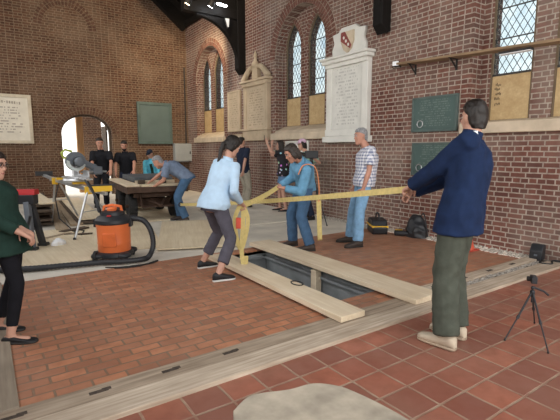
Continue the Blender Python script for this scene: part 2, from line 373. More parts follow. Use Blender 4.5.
# brick arch rings, one course of stretchers on edge after another
def arch_ring(path, depth, axis, face, proud, mat, name, step=.078):
    """path: outline points of the opening's head; bricks stand radially on it"""
    pts = [V((p[0], p[1])) for p in path]; cum = [0]
    for a, b in zip(pts, pts[1:]): cum.append(cum[-1]+(b-a).length)
    n = max(3, int(cum[-1]/step)); mbr = MB()
    def at(s):
        s = min(max(s, 0), cum[-1]-1e-6); i = max(k for k in range(len(cum)-1) if cum[k] <= s)
        t = (s-cum[i])/(cum[i+1]-cum[i]); d_ = (pts[i+1]-pts[i]).normalized(); return pts[i].lerp(pts[i+1], t), d_
    for k in range(n):
        p, d_ = at((k+.5)*cum[-1]/n); nn = V((-d_.y, d_.x)); w = cum[-1]/n*.42
        for r0, r1 in depth:
            q = [p-d_*w+nn*r0, p+d_*w+nn*r0, p+d_*w*(1+r1*.35)+nn*r1, p-d_*w*(1+r1*.35)+nn*r1]
            f0 = (lambda a, b: (face-proud, a, b)) if axis == 'X' else (lambda a, b: (a, face-proud, b))
            f1 = (lambda a, b: (face+.03, a, b)) if axis == 'X' else (lambda a, b: (a, face+.03, b))
            mbr.mi = 0; mbr.prism([(v.x, v.y) for v in q], [], f0, f1)
            g0 = (lambda a, b: (face-proud+.005, a, b)) if axis == 'X' else (lambda a, b: (a, face-proud+.005, b))
            w2 = w*1.16; q = [p-d_*w2+nn*(r0-.004), p+d_*w2+nn*(r0-.004), p+d_*w2*(1+r1*.4)+nn*(r1+.009), p-d_*w2*(1+r1*.4)+nn*(r1+.009)]
            mbr.mi = 1; mbr.prism([(v.x, v.y) for v in q], [], g0, f1)
    return struct(name, mbr, [mat, M['mortar'] if mat is M['vous'] else M['mortar_b']])
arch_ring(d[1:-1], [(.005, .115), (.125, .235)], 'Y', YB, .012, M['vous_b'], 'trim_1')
for k, h in enumerate(HOLE): arch_ring(h[1:-1], [(.004, .112), (.122, .228)], 'X', XW, .010, M['vous'], 'trim_%d' % (k+2))
for k, pr in enumerate(LANC):
    for q, l in enumerate(pr): arch_ring(l[1:-1], [(.004, .11)], 'X', XW+.26, .010, M['vous'], 'trim_%d' % (k*2+q+5))
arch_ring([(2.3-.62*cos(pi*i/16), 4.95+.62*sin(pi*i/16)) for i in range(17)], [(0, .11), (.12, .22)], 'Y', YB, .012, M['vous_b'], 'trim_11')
# windows
wi = 0
for k, c in enumerate(WC):
    for s in (-1, 1):
        wi += 1; cc = LC[k]+s*.435; zply = (2.50, 2.66, 2.72)[k]; zl = ZB[k]
        w = bpy.data.objects.new('window_%d' % wi, None); C.objects.link(w); w.location = (XW+.33, cc, 1.98); w['kind'] = 'structure'
        g = MB(); g.prism([(cc-.285, zply), (cc+.285, zply)]+gothic(cc, .285, zply, 3.78, 4.35)[1:-1][::-1], [], lambda y, z: (XW+.300, y, z), lambda y, z: (XW+.305, y, z))
        obj('pane', g, M['glass'], w, 30, world=True)
        f = MB(); o_ = gothic(cc, .31, zl-.02, 3.78, 4.41); i_ = gothic(cc, .273, zl+.02, 3.78, 4.335)
        f.prism(o_, [i_], lambda y, z: (XW+.275, y, z), lambda y, z: (XW+.33, y, z)); obj('window_frame', f, M['framew'], w, 30, world=True)
        b = MB()
        for z in (3.0, 3.42, 3.84): b.box((XW+.293, cc, z), (.014, .54, .016))
        b.box((XW+.295, cc, zply), (.04, .54, .03)); obj('glazing_bar', b, M['frame'], w, 30, world=True)
        p = MB().box((XW+.290, cc, (zl+.02+zply)/2), (.02, .54, zply-zl-.02)); po = obj('plywood_panel', p, M['osb'], w, 30, world=True)
        if k == 0 and s == 1:      # stencilled marks on the plywood
            mk = MB(); rnd = random.Random(4)
            for z, y0 in ((2.36, .14), (2.30, .155), (2.23, .135), (2.16, .15), (2.09, .14)):
                y = y0
                for q in range(5): mk.box((XW+.2785, cc+y, z+rnd.uniform(-.01, .01)), (.003, .008, rnd.uniform(.02, .045))); y += .017
            obj('stencil_mark', mk, M['slot'], po, 30, world=False).location = V((0, 0, 0))-V(w.location)
    sl = MB(); y0, y1 = c-1.06, c+1.06
    sl.prism([(XW-.07, 1.66), (XW-.07, 1.79), (XW+.0, ZB[k]-.10 if k else 1.80), (XW+.30, ZB[k]+.02), (XW+.30, 1.66)], [], lambda x, z: (x, c-.975, z), lambda x, z: (x, c+.975, z))
    sl.box((XW-.05, c, 1.735), (.10, 2.12, .152)); struct('trim_%d' % (k+12), sl, M['stone'], bev=.008)
# floors, flat and flush
def slab(name, x0, x1, y0, y1, mat, z=0, th=.06):
    return struct(name, MB().box(((x0+x1)/2, (y0+y1)/2, z-th/2), (x1-x0, y1-y0, th)), mat)
PX0, PX1, PY0, PY1 = 2.62, 3.28, 2.90, 5.12      # the open vault
slab('floor', -2.5, XW+.02, 5.30, YB+.6, M['concrete'])
slab('tile_floor', -2.0, XW+.02, -1.5, 2.225, M['tile'])
slab('brick_floor', .06, PX0, 2.60, 5.30, M['paver'], .002)
slab('brick_floor', PX0, PX1, PY1, 5.30, M['paver'], .002)
slab('brick_floor', PX0, PX1, 2.60, PY0, M['paver'], .002)
slab('brick_floor', PX1, 5.72, 2.70, 5.42, M['paver2'], .002, .05)
slab('brick_floor', PX1, 3.5, 2.60, 2.70, M['paver2'], .002, .05)
slab('brick_floor', -2.0, -.16, 2.60, 5.30, M['paver2'], .0)
slab('grout_bed', 3.3, XW, 2.2, 2.72, M['slot'], -.02, .04)
# timber sleepers let into the floor
sl = MB(); sl.box((2.0, 2.325, .004), (4.2+3.4, .205, .05)); struct('trim_15', sl, M['sleeper'], bev=.006)
sl = MB(); sl.box((.98, 2.515, .001), (4.6, .168, .05)); s1 = struct('trim_16', sl, M['sleeper_d'], bev=.006)
k = -.84
sl = MB()
while k < 1.5: sl.box((k, 2.512, .0265), (.105, .032, .002)); sl.box((k+.045, 2.520, .0267), (.05, .03, .0022)); k += .43
obj('bolt_slot', sl, M['slot'], s1)
sl = MB(); sl.box((4.62, 2.615, .002), (2.3, .15, .05)); s2 = struct('trim_17', sl, M['sleeper'], bev=.006)
sl = MB()
for x in (3.75, 4.25, 4.77, 5.28): sl.box((x, 2.605, .0275), (.11, .04, .002))
obj('bolt_slot', sl, M['slot'], s2)
sl = MB(); sl.box((-.05, 3.95, .004), (.22, 2.7, .05)); struct('trim_18', sl, M['sleeper_y'], bev=.006)
# concrete patch in the tiles
pt = MB(); out = [(1.02, 1.93), (1.18, 2.005), (1.40, 1.93), (1.56, 1.90), (1.66, 1.80), (1.70, 1.70), (1.735, 1.52), (1.75, 1.30), (1.73, 1.0), (.8, 1.0), (.85, 1.6)]
pt.prism([(p.x, p.y) for p in smooth_path([(x, y, 0) for x, y in out], 6)], [], lambda x, y: (x, y, -.01), lambda x, y: (x, y, .006)); struct('mortar_patch', pt, M['patch'], bev=.004)
# open vault: lining and bed
pv = MB(); zb = -.34; t = .05
pv.box(((PX0+PX1)/2, PY0-t/2, zb/2-.02), (PX1-PX0+2*t, t, -zb)); pv.box(((PX0+PX1)/2, PY1+t/2, zb/2-.02), (PX1-PX0+2*t, t, -zb))
pv.box((PX0-t/2, (PY0+PY1)/2, zb/2-.02), (t, PY1-PY0, -zb)); pv.box((PX1+t/2, (PY0+PY1)/2, zb/2-.02), (t, PY1-PY0, -zb))
pv.box((PX1-.03, (PY0+PY1)/2, -.10), (.06, PY1-PY0, .03)); pv.box(((PX0+PX1)/2, PY1-.03, -.10), (PX1-PX0, .06, .03))
struct('vault_lining', pv, M['vault'])
struct('vault_bed', MB().box(((PX0+PX1)/2, (PY0+PY1)/2, zb-.03), (PX1-PX0+.1, PY1-PY0+.1, .06)), M['vaultfloor'])
# ground outside
struct('ground', MB().box((3, 22, -.12), (60, 14, .1)), M['concrete'])
struct('ground', MB().box((20, 5, -.75), (26, 20, .1)), M['concrete'])
# gravel strip by the right wall and in the slot of the sleepers
def gravel(x0, x1, y0, y1, n, r, seed, label):
    g = MB(); rn = random.Random(seed)
    for i in range(n):
        q = rn.uniform(.5, 1)*r; g.ball((rn.uniform(x0, x1), rn.uniform(y0, y1), rn.uniform(0, .012)), (q*rn.uniform(.8, 1.3), q, q*.7), 5, 4)
    o = obj('gravel', g, M['gravel']); o['kind'] = 'stuff'; return tag(o, label, 'gravel')
gravel(5.76, 5.99, 2.6, 8.0, 1500, .022, 1, 'loose pale gravel strip along the foot of the right brick wall')
gravel(3.4, 5.75, 2.435, 2.535, 800, .014, 2, 'fine gravel filling the slot between the two right sleepers')
# unseen wall on the photographer's side, solid low down, added to cut sky light
lw = MB(); lw.box((-1.25, 6.4, .75), (.5, 16.5, 1.6))
for y in (-1.2, 2.9, 7.9, 12.9): lw.box((-1.25, y, 3.6), (.5, .8, 4.3))
struct('wall_left_unseen', lw, M['brick_r'])
# roof
th = radians(38); nx = 2.72; ze, zr = 5.66, 5.66+(XW+.1-nx)*math.tan(th)
def pitch(x0, z0, x1, z1):
    return MB().prism([(x0, z0), (x1, z1), (x1, z1+.12), (x0, z0+.12)], [], lambda x, z: (x, -1.5, z), lambda x, z: (x, YB+.5, z))
struct('ceiling', pitch(XW+.3, ze-.16, nx, zr), M['roof']); struct('ceiling', pitch(nx, zr, -.95, ze), M['roof'])
rf = MB()
for i in range(16):
    y = .2+i*.95
    rf.bar((XW+.05, y, ze-.05), (nx, y, zr-.07), .09, .16)
struct('rafters', rf, M['roof'])
struct('wall_plate', MB().box((XW-.02, 6.4, ze-.08), (.22, 16, .16)), M['roof'])
struct('rake_board', MB().bar((XW, YB-.12, ze-.12), (nx, YB-.12, zr-.12), .22, .42), M['roof'])
def truss(y):
    p = MB(); p.prism([(XW, 3.46), (XW-.10, 3.42), (XW-.22, 3.56), (XW-.24, ze), (XW, ze)], [], lambda x, z: (x, y-.11, z), lambda x, z: (x, y+.11, z))
    struct('wall_post', p, M['post'], bev=.012)
    br = MB(); inner = []; 
    for i in range(15):
        a = pi/2*i/14; inner.append((XW-.20-1.15*(1-cos(a)), 3.62+1.12*sin(a)))
    outline = inner+[(XW-1.35, 5.0), (XW-.2, 5.0)]
    br.prism(outline, [], lambda x, z: (x, y-.07, z), lambda x, z: (x, y+.07, z)); struct('arch_brace', br, M['post'])
    hb = MB(); hb.box((XW-.85, y, 4.92), (1.7, .2, .24)); hb.bar((XW-1.6, y, 4.9), (XW-1.6, y, 7.0), .18, .18)
    hb.prism([(XW-1.35, 4.8), (XW-.2, 4.8), (XW-.2, ze), (XW-1.35, ze+.75)], [], lambda x, z: (x, y-.03, z), lambda x, z: (x, y+.03, z))
    struct('hammer_beam', hb, M['post'])
    tb = MB(); tb.bar((XW-.2, y, ze), (nx, y, zr-.2), .16, .3); tb.bar((-.6, y, ze), (nx, y, zr-.2), .16, .3)
    struct('truss', tb, M['post'])
truss(5.43); truss(10.42)
# porch tower beyond the doorway
struct('tower_wall', MB().box((3.63, 18.6, 2.2), (.72, .5, 5.4)), M['brick_b'])
struct('tower_wall', MB().prism([(1.0, 3.0), (5, 3.0), (5, 5), (1, 5)], [], lambda x, z: (x, 18.35, z), lambda x, z: (x, 18.8, z)), M['brick_b'])
struct('porch_post', MB().box((2.72, 15.7, 1.5), (.2, .2, 3.0)), M['timber'], bev=.01)
dr = MB(); dr.box((3.40, YB+.62, 1.0), (.05, .12, 2.0)); dr.box((3.415, YB+.95, 1.1), (.045, .6, 2.2)); struct('door_1', dr, M['dirtyboard'])
dd = MB(); o_ = ellarch(DC, DA+.001, 0, DZS, DZA); i_ = ellarch(DC, DA-.05, 0, DZS, DZA-.05)
dd.prism(o_+i_[::-1], [], lambda x, z: (x, YB+.18, z), lambda x, z: (x, YB+.30, z)); struct('trim_19', dd, M['dirtyboard'])

# ------------------------------------------------------------------ tablets and monuments
def panel(name, label, cat, x, y0, y1, z0, z1, depth, fr, mframe, mpanel, group=None):
    """framed tablet on the right wall"""
    t = thing(name, label, cat, (XW, (y0+y1)/2, z0)); W, H = y1-y0, z1-z0
    a = MB().prism([(-W/2, 0), (W/2, 0), (W/2, H), (-W/2, H)], [[(-W/2+fr, fr), (W/2-fr, fr), (W/2-fr, H-fr), (-W/2+fr, H-fr)]], lambda y, z: (-depth, y, z), lambda y, z: (0, y, z))
    obj('frame', a, mframe, t, bev=.008)
    obj('inscription_panel', MB().box((-depth/2+.008, 0, H/2), (depth*.8, W-2*fr+.01, H-2*fr+.01)), mpanel, t); return t
ins_g = inscription('bronze_letters', (.062, .108, .098), (.12, .165, .145), .036, 'Y', .08, -.33, .33, .50, .5)
t = panel('bronze_tablet', 'green bronze tablet behind the navy-jacketed man, upper of the two', 'tablet', XW, 3.92, 4.76, 1.71, 2.27, .05, .035, M['greenfr'], ins_g)
rg = MB().tube([(-.055, .24+.055*cos(a*pi/8), .13+.055*sin(a*pi/8)) for a in range(17)], .008, 6); obj('seal_ring', rg, M['steel'], t)
t = panel('bronze_tablet', 'green bronze tablet below the other, half hidden by the navy jacket', 'tablet', XW, 3.80, 4.73, 1.0, 1.54, .05, .035, M['greenfr'], ins_g)
rg = MB().tube([(-.055, .30+.055*cos(a*pi/8), .13+.055*sin(a*pi/8)) for a in range(17)], .008, 6); obj('seal_ring', rg, M['steel'], t)
t = panel('stone_tablet', 'plain beige stone tablet left of the gabled monument', 'tablet', XW, 10.56, 11.28, 1.93, 3.06, .07, .05, M['beige'], inscription('beige_letters', (.55, .44, .31), (.36, .28, .19), .06, 'Y', .1, -.26, .26, 1.0))
panel('stone_tablet', 'small pale stone tablet low on the wall under the plain beige tablet', 'tablet', XW, 10.5, 11.2, 1.52, 1.86, .05, .03, M['beige'], M['stone'])
panel('stone_tablet', 'small pale tablet under the sill of the middle window pair', 'tablet', XW, 7.55, 8.42, 1.30, 1.63, .05, .03, M['marble'], M['marble'])
# beige monument with gable and finial
y0, y1 = 9.02, 10.33; yc = (y0+y1)/2
t = thing('wall_monument', 'tall beige stone monument with a scrolled gable and urn finial', 'monument', (XW, yc, 1.66))
a = MB(); a.box((-.07, 0, .13), (.14, 1.22, .26)); a.box((-.09, 0, .29), (.18, 1.34, .06)); obj('base', a, M['beige'], t, bev=.012)
obj('inscription_panel', MB().box((-.045, 0, .86), (.09, 1.02, 1.08)), inscription('mon_letters', (.56, .45, .32), (.33, .26, .18), .062, 'Y', .38, -.40, .40, 1.3), t)
for s in (-1, 1): obj('pilaster', MB().box((-.06, s*.53, .86), (.12, .12, 1.08)), M['beige'], t, bev=.01)
a = MB(); a.box((-.08, 0, 1.44), (.16, 1.22, .1)); a.box((-.10, 0, 1.52), (.20, 1.34, .06)); obj('cornice', a, M['beige'], t, bev=.012)
a = MB()
for s in (-1, 1):
    a = MB(); pts = [(-.09, s*(.60-.05*i-.0), 1.56+.30*sin(i/9*pi/2)) for i in range(10)]; a.tube(pts, [.085-.003*i for i in range(10)], 8); a.ball((-.09, s*.57, 1.61), (.07, .09, .08)); obj('scroll', a, M['beige'], t)
a = MB(); a.prism([(-.14, 1.55), (.14, 1.55), (.11, 1.86), (-.11, 1.86)], [], lambda y, z: (-.12, y, z), lambda y, z: (0, y, z)); a.lathe([(.05, 1.84), (.10, 1.9), (.09, 1.96), (.05, 2.0), (.03, 2.08), (.055, 2.12), (.004, 2.26)], (-.09, 0, 0), 12); obj('urn_finial', a, M['beige'], t)
# white marble monument
y0, y1 = 5.70, 6.90; yc = (y0+y1)/2
t = thing('wall_monument', 'large white marble monument carrying a coat of arms', 'monument', (XW, yc, 1.57))
a = MB(); a.box((-.08, 0, .06), (.16, 1.26, .12)); a.box((-.065, 0, .19), (.13, 1.16, .14)); obj('base', a, M['marble'], t, bev=.012)
obj('inscription_panel', MB().box((-.04, 0, .86), (.08, .84, 1.24)), inscription('marble_letters', (.72, .71, .66), (.50, .49, .46), .062, 'Y', .33, -.34, .34, 1.42, .5), t)
for s in (-1, 1): obj('pilaster', MB().box((-.055, s*.5, .86), (.11, .15, 1.22)), M['marble'], t, bev=.01)
a = MB(); a.box((-.07, 0, 1.50), (.14, 1.16, .08)); a.box((-.10, 0, 1.57), (.20, 1.26, .07)); a.box((-.12, 0, 1.63), (.24, 1.32, .05)); obj('cornice', a, M['marble'], t, bev=.012)
a = MB(); a.prism([(-.44, 1.655), (.44, 1.655), (.46, 1.80), (.40, 1.93), (.45, 2.10), (.28, 2.12), (.20, 2.19), (-.20, 2.19), (-.28, 2.12), (-.45, 2.10), (-.40, 1.93), (-.46, 1.80)], [], lambda y, z: (-.07, y, z), lambda y, z: (0, y, z)); cp = obj('crest_block', a, M['stone'] if 0 else M['marble'], t, bev=.012)
a = MB(); a.prism([(-.17, 2.09), (-.17, 1.9), (-.10, 1.76), (0, 1.69), (.10, 1.76), (.17, 1.9), (.17, 2.09)], [], lambda y, z: (-.10, y, z), lambda y, z: (-.06, y, z)); obj('shield', a, M['stone'], cp)
a = MB(); a.prism([(.17, 2.07), (.17, 1.93), (-.09, 1.76), (-.12, 1.82), (.06, 2.09), (.15, 2.09)], [], lambda y, z: (-.108, y, z), lambda y, z: (-.09, y, z)); obj('shield_band', a, plain('heraldic_red', (.25, .06, .05), .6), cp)
a = MB()
for q in ((.08, 1.98), (.02, 1.91), (-.045, 1.84)): a.ball((-.112, q[0], q[1]), (.012, .025, .03), 8, 6)
obj('shield_charge', a, M['marble'], cp)
# back wall: framed board, big inscription, cabinet
def back_panel(name, label, cat, x0, x1, z0, z1, depth, fr, mf, mp):
    t = thing(name, label, cat, ((x0+x1)/2, YB, z0)); W, H = x1-x0, z1-z0
    a = MB().prism([(-W/2, 0), (W/2, 0), (W/2, H), (-W/2, H)], [[(-W/2+fr, fr), (W/2-fr, fr), (W/2-fr, H-fr), (-W/2+fr, H-fr)]], lambda x, z: (x, -depth, z), lambda x, z: (x, 0, z))
    obj('frame', a, mf, t, bev=.01); obj('panel', MB().box((0, -depth/2+.01, H/2), (W-2*fr+.01, depth*.6, H-2*fr+.01)), mp, t); return t
back_panel('slate_board', 'green slate board in a dark green frame on the back wall', 'board', 4.24, 5.40, 1.62, 2.98, .08, .10, M['greenfr'], plain('slate', (.092, .128, .122), .4, var=.12, vscale=2))
t = back_panel('inscribed_plaque', 'large white inscribed plaque on the back wall left of the doorway', 'plaque', -.55, 1.26, 1.60, 2.96, .07, .09, plain('plaque_frame', (.52, .46, .36), .6), inscription('plaque_letters', (.68, .64, .55), (.34, .31, .27), .075, 'X', .28, -.72, .72, 1.02, .5))
hd = MB()
for i in range(22): hd.box((-.62+i*.059, -.058, 1.12+.03*sin(i/21*pi)), (.03, .006, .07 if i % 5 else .02))
obj('heading_letters', hd, plain('letter_ink', (.3, .27, .23), .7), t)
t = thing('electrical_cabinet', 'grey steel electrical cabinet in the far corner of the room', 'cabinet', (5.72, YB-.12, 1.02))
obj('body', MB().box((0, 0, .31), (.62, .22, .62)), M['cab'], t, bev=.01); dd_ = obj('door', MB().box((0, -.12, .31), (.58, .02, .57)), M['cab'], t, bev=.006)
obj('latch', MB().box((.22, -.14, .31), (.03, .02, .09)), M['iron'], dd_)
tag(obj('conduit', MB().tube([(5.9, YB-.03, 1.6), (5.9, YB-.03, 4.2)], .025, 8), M['iron']), 'dark conduit rising up the back wall above the grey cabinet', 'pipe')
# ledge board with fittings on the right wall
t = thing('wall_shelf_board', 'long brown board fixed along the right wall across the leaded window', 'board', (XW, 3.4, 2.75))
a = MB().bar((XW-.12, 5.0, 2.84), (XW-.12, 1.2, 2.67), .20, .035); obj('plank', a, M['shelfwood'], t, bev=.004, world=True)
for y in (4.75, 4.0, 1.9):
    a = MB(); z = 2.84-.045*(5-y)-.02; a.bar((XW, y, z), (XW-.2, y, z), .03, .012); a.bar((XW-.006, y, z), (XW-.006, y, z-.16), .03, .012); a.bar((XW-.17, y, z), (XW, y, z-.14), .02, .012); obj('bracket', a, M['iron'], t, world=True)
def floodlight(loc, rz, label):
    t = thing('floodlight', label, 'lamp', loc, rz)
    obj('housing', MB().box((0, 0, .045), (.13, .11, .08)), M['iron'], t, bev=.01); obj('lens', MB().box((-.068, 0, .045), (.008, .10, .07)), M['white'], t)
    obj('bracket', MB().tube([(0, -.06, .045), (0, -.075, .0), (0, -.06, -.02), (0, .06, -.02), (0, .075, 0), (0, .06, .045)], .006, 6), M['iron'], t); return t
floodlight((XW-.16, 5.02, 2.80), radians(25), 'small white floodlight on the left end of the long wall board')
t = thing('strip_lamp', 'slim white lamp hung under the wall board before the window', 'lamp', (XW-.25, 3.0, 2.68), radians(4))
obj('housing', MB().box((0, 0, 0), (.10, .40, .03)), M['iron'], t, bev=.006); obj('diffuser', MB().box((0, 0, -.018), (.085, .38, .012)), M['white'], t)

# ------------------------------------------------------------------ people
def baked(name, mb, voxel, smooth=3, fac=.5, disp=None):
    """union of overlapping closed shapes -> one continuous smooth skin"""
    me = mb.mesh(name); o = bpy.data.objects.new(name, me); C.objects.link(o)
    r = o.modifiers.new('r', 'REMESH'); r.mode = 'VOXEL'; r.voxel_size = voxel; r.use_smooth_shade = True
    if smooth: s = o.modifiers.new('s', 'SMOOTH'); s.iterations = smooth; s.factor = fac
    dg = bpy.context.evaluated_depsgraph_get(); m2 = bpy.data.meshes.new_from_object(o.evaluated_get(dg))
    bpy.data.objects.remove(o); bpy.data.meshes.remove(me); m2.name = name; m2.materials.clear()
    if disp:
        amp, sc_, st = disp; nrm = [v.normal.copy() for v in m2.vertices]
        for v, n in zip(m2.vertices, nrm):
            p = v.co; q = V((p.x*sc_, p.y*sc_, p.z*sc_*st)); v.co = p+n*(amp*(1-2*abs(noise.noise(q)))-amp*.4)
    return m2
def joinmesh(me, mb, mats_offset):
    """append plain geometry (eyes, brows...) to a mesh under further material slots"""
    bm = bmesh.new(); bm.from_mesh(me); vs = [bm.verts.new(p) for p in mb.v]
    for f, mi in zip(mb.f, mb.m):
        try: fc = bm.faces.new([vs[i] for i in f]); fc.material_index = mi+mats_offset; fc.smooth = True
        except ValueError: pass
    bm.to_mesh(me); bm.free()
def ik(a, t, l1, l2, pole, stretch=False):
    a, t = V(a), V(t); d = (t-a).length
    if d > (l1+l2)*.995:
        if stretch: k = d/((l1+l2)*.995); l1 *= k; l2 *= k
        else: t = a+(t-a)*((l1+l2)*.995/d); d = (t-a).length
    u = (t-a)/d; x = (l1*l1-l2*l2+d*d)/(2*d); h = sqrt(max(0, l1*l1-x*x))
    p = V(pole)-u*V(pole).dot(u); p.normalize(); return a+u*x+p*h, t
def hand(mb, w, f, pn, side, s, curl):
    """palm, four bent fingers of unequal length and a thumb leaving the side of the palm"""
    f = f.normalized(); pn = (pn-f*pn.dot(f)).normalized(); th = (pn.cross(f) if side > 0 else f.cross(pn))   # thumb side
    mb.loft([(w-f*.01*s, th*.027*s, pn*.021*s), (w+f*.03*s, th*.036*s, pn*.019*s), (w+f*.07*s, th*.043*s, pn*.016*s), (w+f*.095*s, th*.041*s, pn*.012*s)], 12, e=2.6)
    for k, (off, ln) in enumerate(((.031, .074), (.010, .083), (-.011, .077), (-.031, .060))):
        p = w+f*.085*s+th*off*s; d = (f+th*off*1.2).normalized(); c = curl*(1+.12*k); ax = d.cross(pn).normalized()
        q = p; r = .0096*s
        for j, seg in enumerate((.45, .31, .24)):
            d = (Matrix.Rotation(c*(.75, 1.0, .7)[j], 3, ax) @ d); nx = q+d*ln*seg*s*1.05; mb.cap(q, nx, r, r*.9, 8); q = nx; r *= .9
    p = w+f*.022*s+th*.030*s; d = (f*.62+th*.72+pn*(.25+.3*min(curl, 1))).normalized(); q = p; r = .0118*s
    for ln in (.042, .032, .026): nx = q+d*ln*s; mb.cap(q, nx, r, r*.88, 8); q = nx; r *= .88; d = (d+f*.35+pn*.28*curl-th*.25*curl).normalized()
def person(name, label, J, face, sh_face=None, head_face=None, pitch=0, roll=0, female=False, top=None, bottom=None, hair=None, shoe=None, sleeve=1.0,
           curl=(.5, .5), feet=(None, None), elbow=(None, None), vox=.009, skin='skin', cuts={}, pnv=(None, None), extra=None, group=None, cap=None):
    s = J['s']; pel, neck, head = V(J['pel']), V(J['neck']), V(J['head']); al, ar = V(J['al']), V(J['ar'])
    base = (al+ar)/2; base.z = 0
    t = thing('person', label, 'person', base, 0, group)
    A = lambda a: V((cos(radians(a)), sin(radians(a)), 0))
    fh = A(face); fs = A(sh_face if sh_face is not None else face); lh = V((-fh.y, fh.x, 0)); ls = V((-fs.y, fs.x, 0))
    sp = (neck-pel); sl_ = sp.length; spu = sp.normalized()
    # slight natural bend of the spine
    def spine(q): return pel+sp*q+fs*(-.018*s*sin(pi*min(max(q, 0), 1)))
    def secs(g=0., z0=-.22, z1=1.0, k=1.0, hem=0.):
        P = ([(-.22, .06, .055), (-.12, .150, .098), (0, .172, .112), (.16, .155, .10), (.34, .132, .092), (.52, .142, .105), (.70, .160, .112), (.84, .168, .098), (.93, .135, .078), (1.0, .070, .062)] if female else
             [(-.22, .06, .06), (-.12, .150, .10), (0, .166, .112), (.16, .158, .108), (.34, .152, .108), (.52, .162, .115), (.70, .178, .122), (.84, .185, .110), (.93, .145, .085), (1.0, .075, .068)])
        out = []
        def prof(q):
            for (a, w0, d0), (b, w1, d1) in zip(P, P[1:]):
                if a <= q <= b: f = (q-a)/(b-a); return w0+(w1-w0)*f, d0+(d1-d0)*f
            return (P[0][1:] if q < P[0][0] else P[-1][1:])
        qs = sorted(set([z0, z1]+[p[0] for p in P if z0 < p[0] < z1]))
        for q in qs:
            w, d = prof(max(q, -.12) if g else q); f = min(max(q, 0), 1); lat = (lh*(1-f)+ls*f).normalized(); lat = (lat-spu*lat.dot(spu)*f).normalized(); fr = lat.cross(spu if q > .05 else (spu*.5+V((0, 0, 1))*.5).normalized()).normalized()
            gg = g+hem*max(0, 1-(q-z0)/.5)
            if g and q > .9: gg = g*.6
            c = spine(q)+(fr*.012*s if female and .6 < q < .8 else V((0, 0, 0)))
            out.append((c, lat*(w*s*k+gg), fr*(d*s*k+gg)))
        return out
    hw = (.088 if female else .092)*s; sw = (.158 if female else .182)*s
    hl, hr = pel+lh*hw-V((0, 0, .01*s)), pel-lh*hw-V((0, 0, .01*s))
    sj = spine(.9); lsp = (ls-spu*ls.dot(spu)).normalized(); S = {1: sj+lsp*sw, -1: sj-lsp*sw}
    H = {1: hl, -1: hr}; AN = {1: al+V((0, 0, .085*s)), -1: ar+V((0, 0, .085*s))}; W = {1: V(J['wl']), -1: V(J['wr'])}
    FT = {1: feet[0] if feet[0] is not None else face, -1: feet[1] if feet[1] is not None else face}
    K, E = {}, {}
    for i in (1, -1):
        K[i], _ = ik(H[i], AN[i], .435*s, .425*s, A(FT[i])+V((0, 0, .05)), True)
        ep = elbow[0 if i > 0 else 1] or (-fs*.6+V((0, 0, -.6))+ls*i*.35)
        E[i], W[i] = ik(S[i], W[i], .295*s, .265*s, V(ep))
    # ---- body
    mb = MB(); k = .93; mb.loft(secs(0, k=k), 20)
    hd = V((cos(radians(head_face if head_face is not None else face)), sin(radians(head_face if head_face is not None else face)), 0))
    hlat = V((-hd.y, hd.x, 0)); hf = (hd*cos(radians(pitch))+V((0, 0, 1))*sin(radians(pitch))).normalized(); hu = hf.cross(hlat).normalized()*1
    if hu.z < 0: hu = -hu
    if roll: Rr = Matrix.Rotation(radians(roll), 3, hf); hu = Rr @ hu; hlat = Rr @ hlat
    HX = lambda x, y, z: head+(hlat*x+hf*y+hu*z)*s
    mb.tube([spine(.92), spine(1.0)+spu*.01, HX(0, -.018, -.06), HX(0, -.01, 0)], [.075*s*k, .060*s*(.88 if female else 1), .055*s*(.88 if female else 1), .055*s], 14)
    for i in (1, -1):
        mb.cap(S[i], E[i], (.046 if female else .052)*s, .038*s); mb.cap(E[i], E[i].lerp(W[i], .35), .038*s, .040*s*(.9 if female else 1)); mb.cap(E[i].lerp(W[i], .35), W[i], .040*s*(.9 if female else 1), .026*s)
        mb.cap(H[i], K[i], .076*s, .052*s); mb.cap(K[i], K[i].lerp(AN[i], .35), .050*s, .052*s); mb.cap(K[i].lerp(AN[i], .35), AN[i], .052*s, .036*s)
        fd = A(FT[i]); mb.cap(AN[i]-fd*.03*s-V((0, 0, .045*s)), AN[i]+fd*.13*s-V((0, 0, .055*s)), .034*s, .026*s); mb.cap(AN[i], AN[i]-V((0, 0, .05*s)), .036*s, .034*s)
        f = (W[i]-E[i]).normalized(); pv = pnv[0 if i > 0 else 1]
        pn = V(pv) if pv else (-ls*i if f.z < -.75 else V((0, 0, -1)))
        hand(mb, W[i], f, pn, i, s, curl[0 if i > 0 else 1])
    hs = [(-.118, .026, .026, .058), (-.098, .044, .048, .042), (-.06, .060, .076, .016), (-.01, .071, .090, .0), (.04, .075, .095, -.004), (.085, .062, .080, -.008), (.108, .040, .052, -.01), (.118, .014, .02, -.01)]
    mb.loft([(HX(0, cy, z), hlat*w*s, hf*d*s) for z, w, d, cy in hs], 20)
    mb.loft([(HX(0, .078, .03), hlat*.008*s, hf*.01*s), (HX(0, .092, -.005), hlat*.011*s, hf*.014*s), (HX(0, .100, -.028), hlat*.016*s, hf*.016*s), (HX(0, .085, -.042), hlat*.013*s, hf*.012*s)], 10)
    mb.ball(HX(0, .074, -.062), tuple(x*s for x in (.024, .018, .02)), 10, 6); mb.ball(HX(0, .060, -.105), .022*s, 10, 6)
    for i in (1, -1):
        mb.ball(HX(i*.031, .078, .036), .017*s, 8, 6); mb.ball(HX(i*.040, .062, -.022), .024*s, 8, 6)
        mb.loft([(HX(i*.068, -.002, -.032), hf*.010*s, hlat*.008*s), (HX(i*.078, -.008, -.008), hf*.017*s, hlat*.008*s), (HX(i*.080, -.012, .018), hf*.018*s, hlat*.008*s), (HX(i*.074, -.008, .032), hf*.008*s, hlat*.006*s)], 10)
    me = baked('body', mb, vox, 2)
    ey = MB()
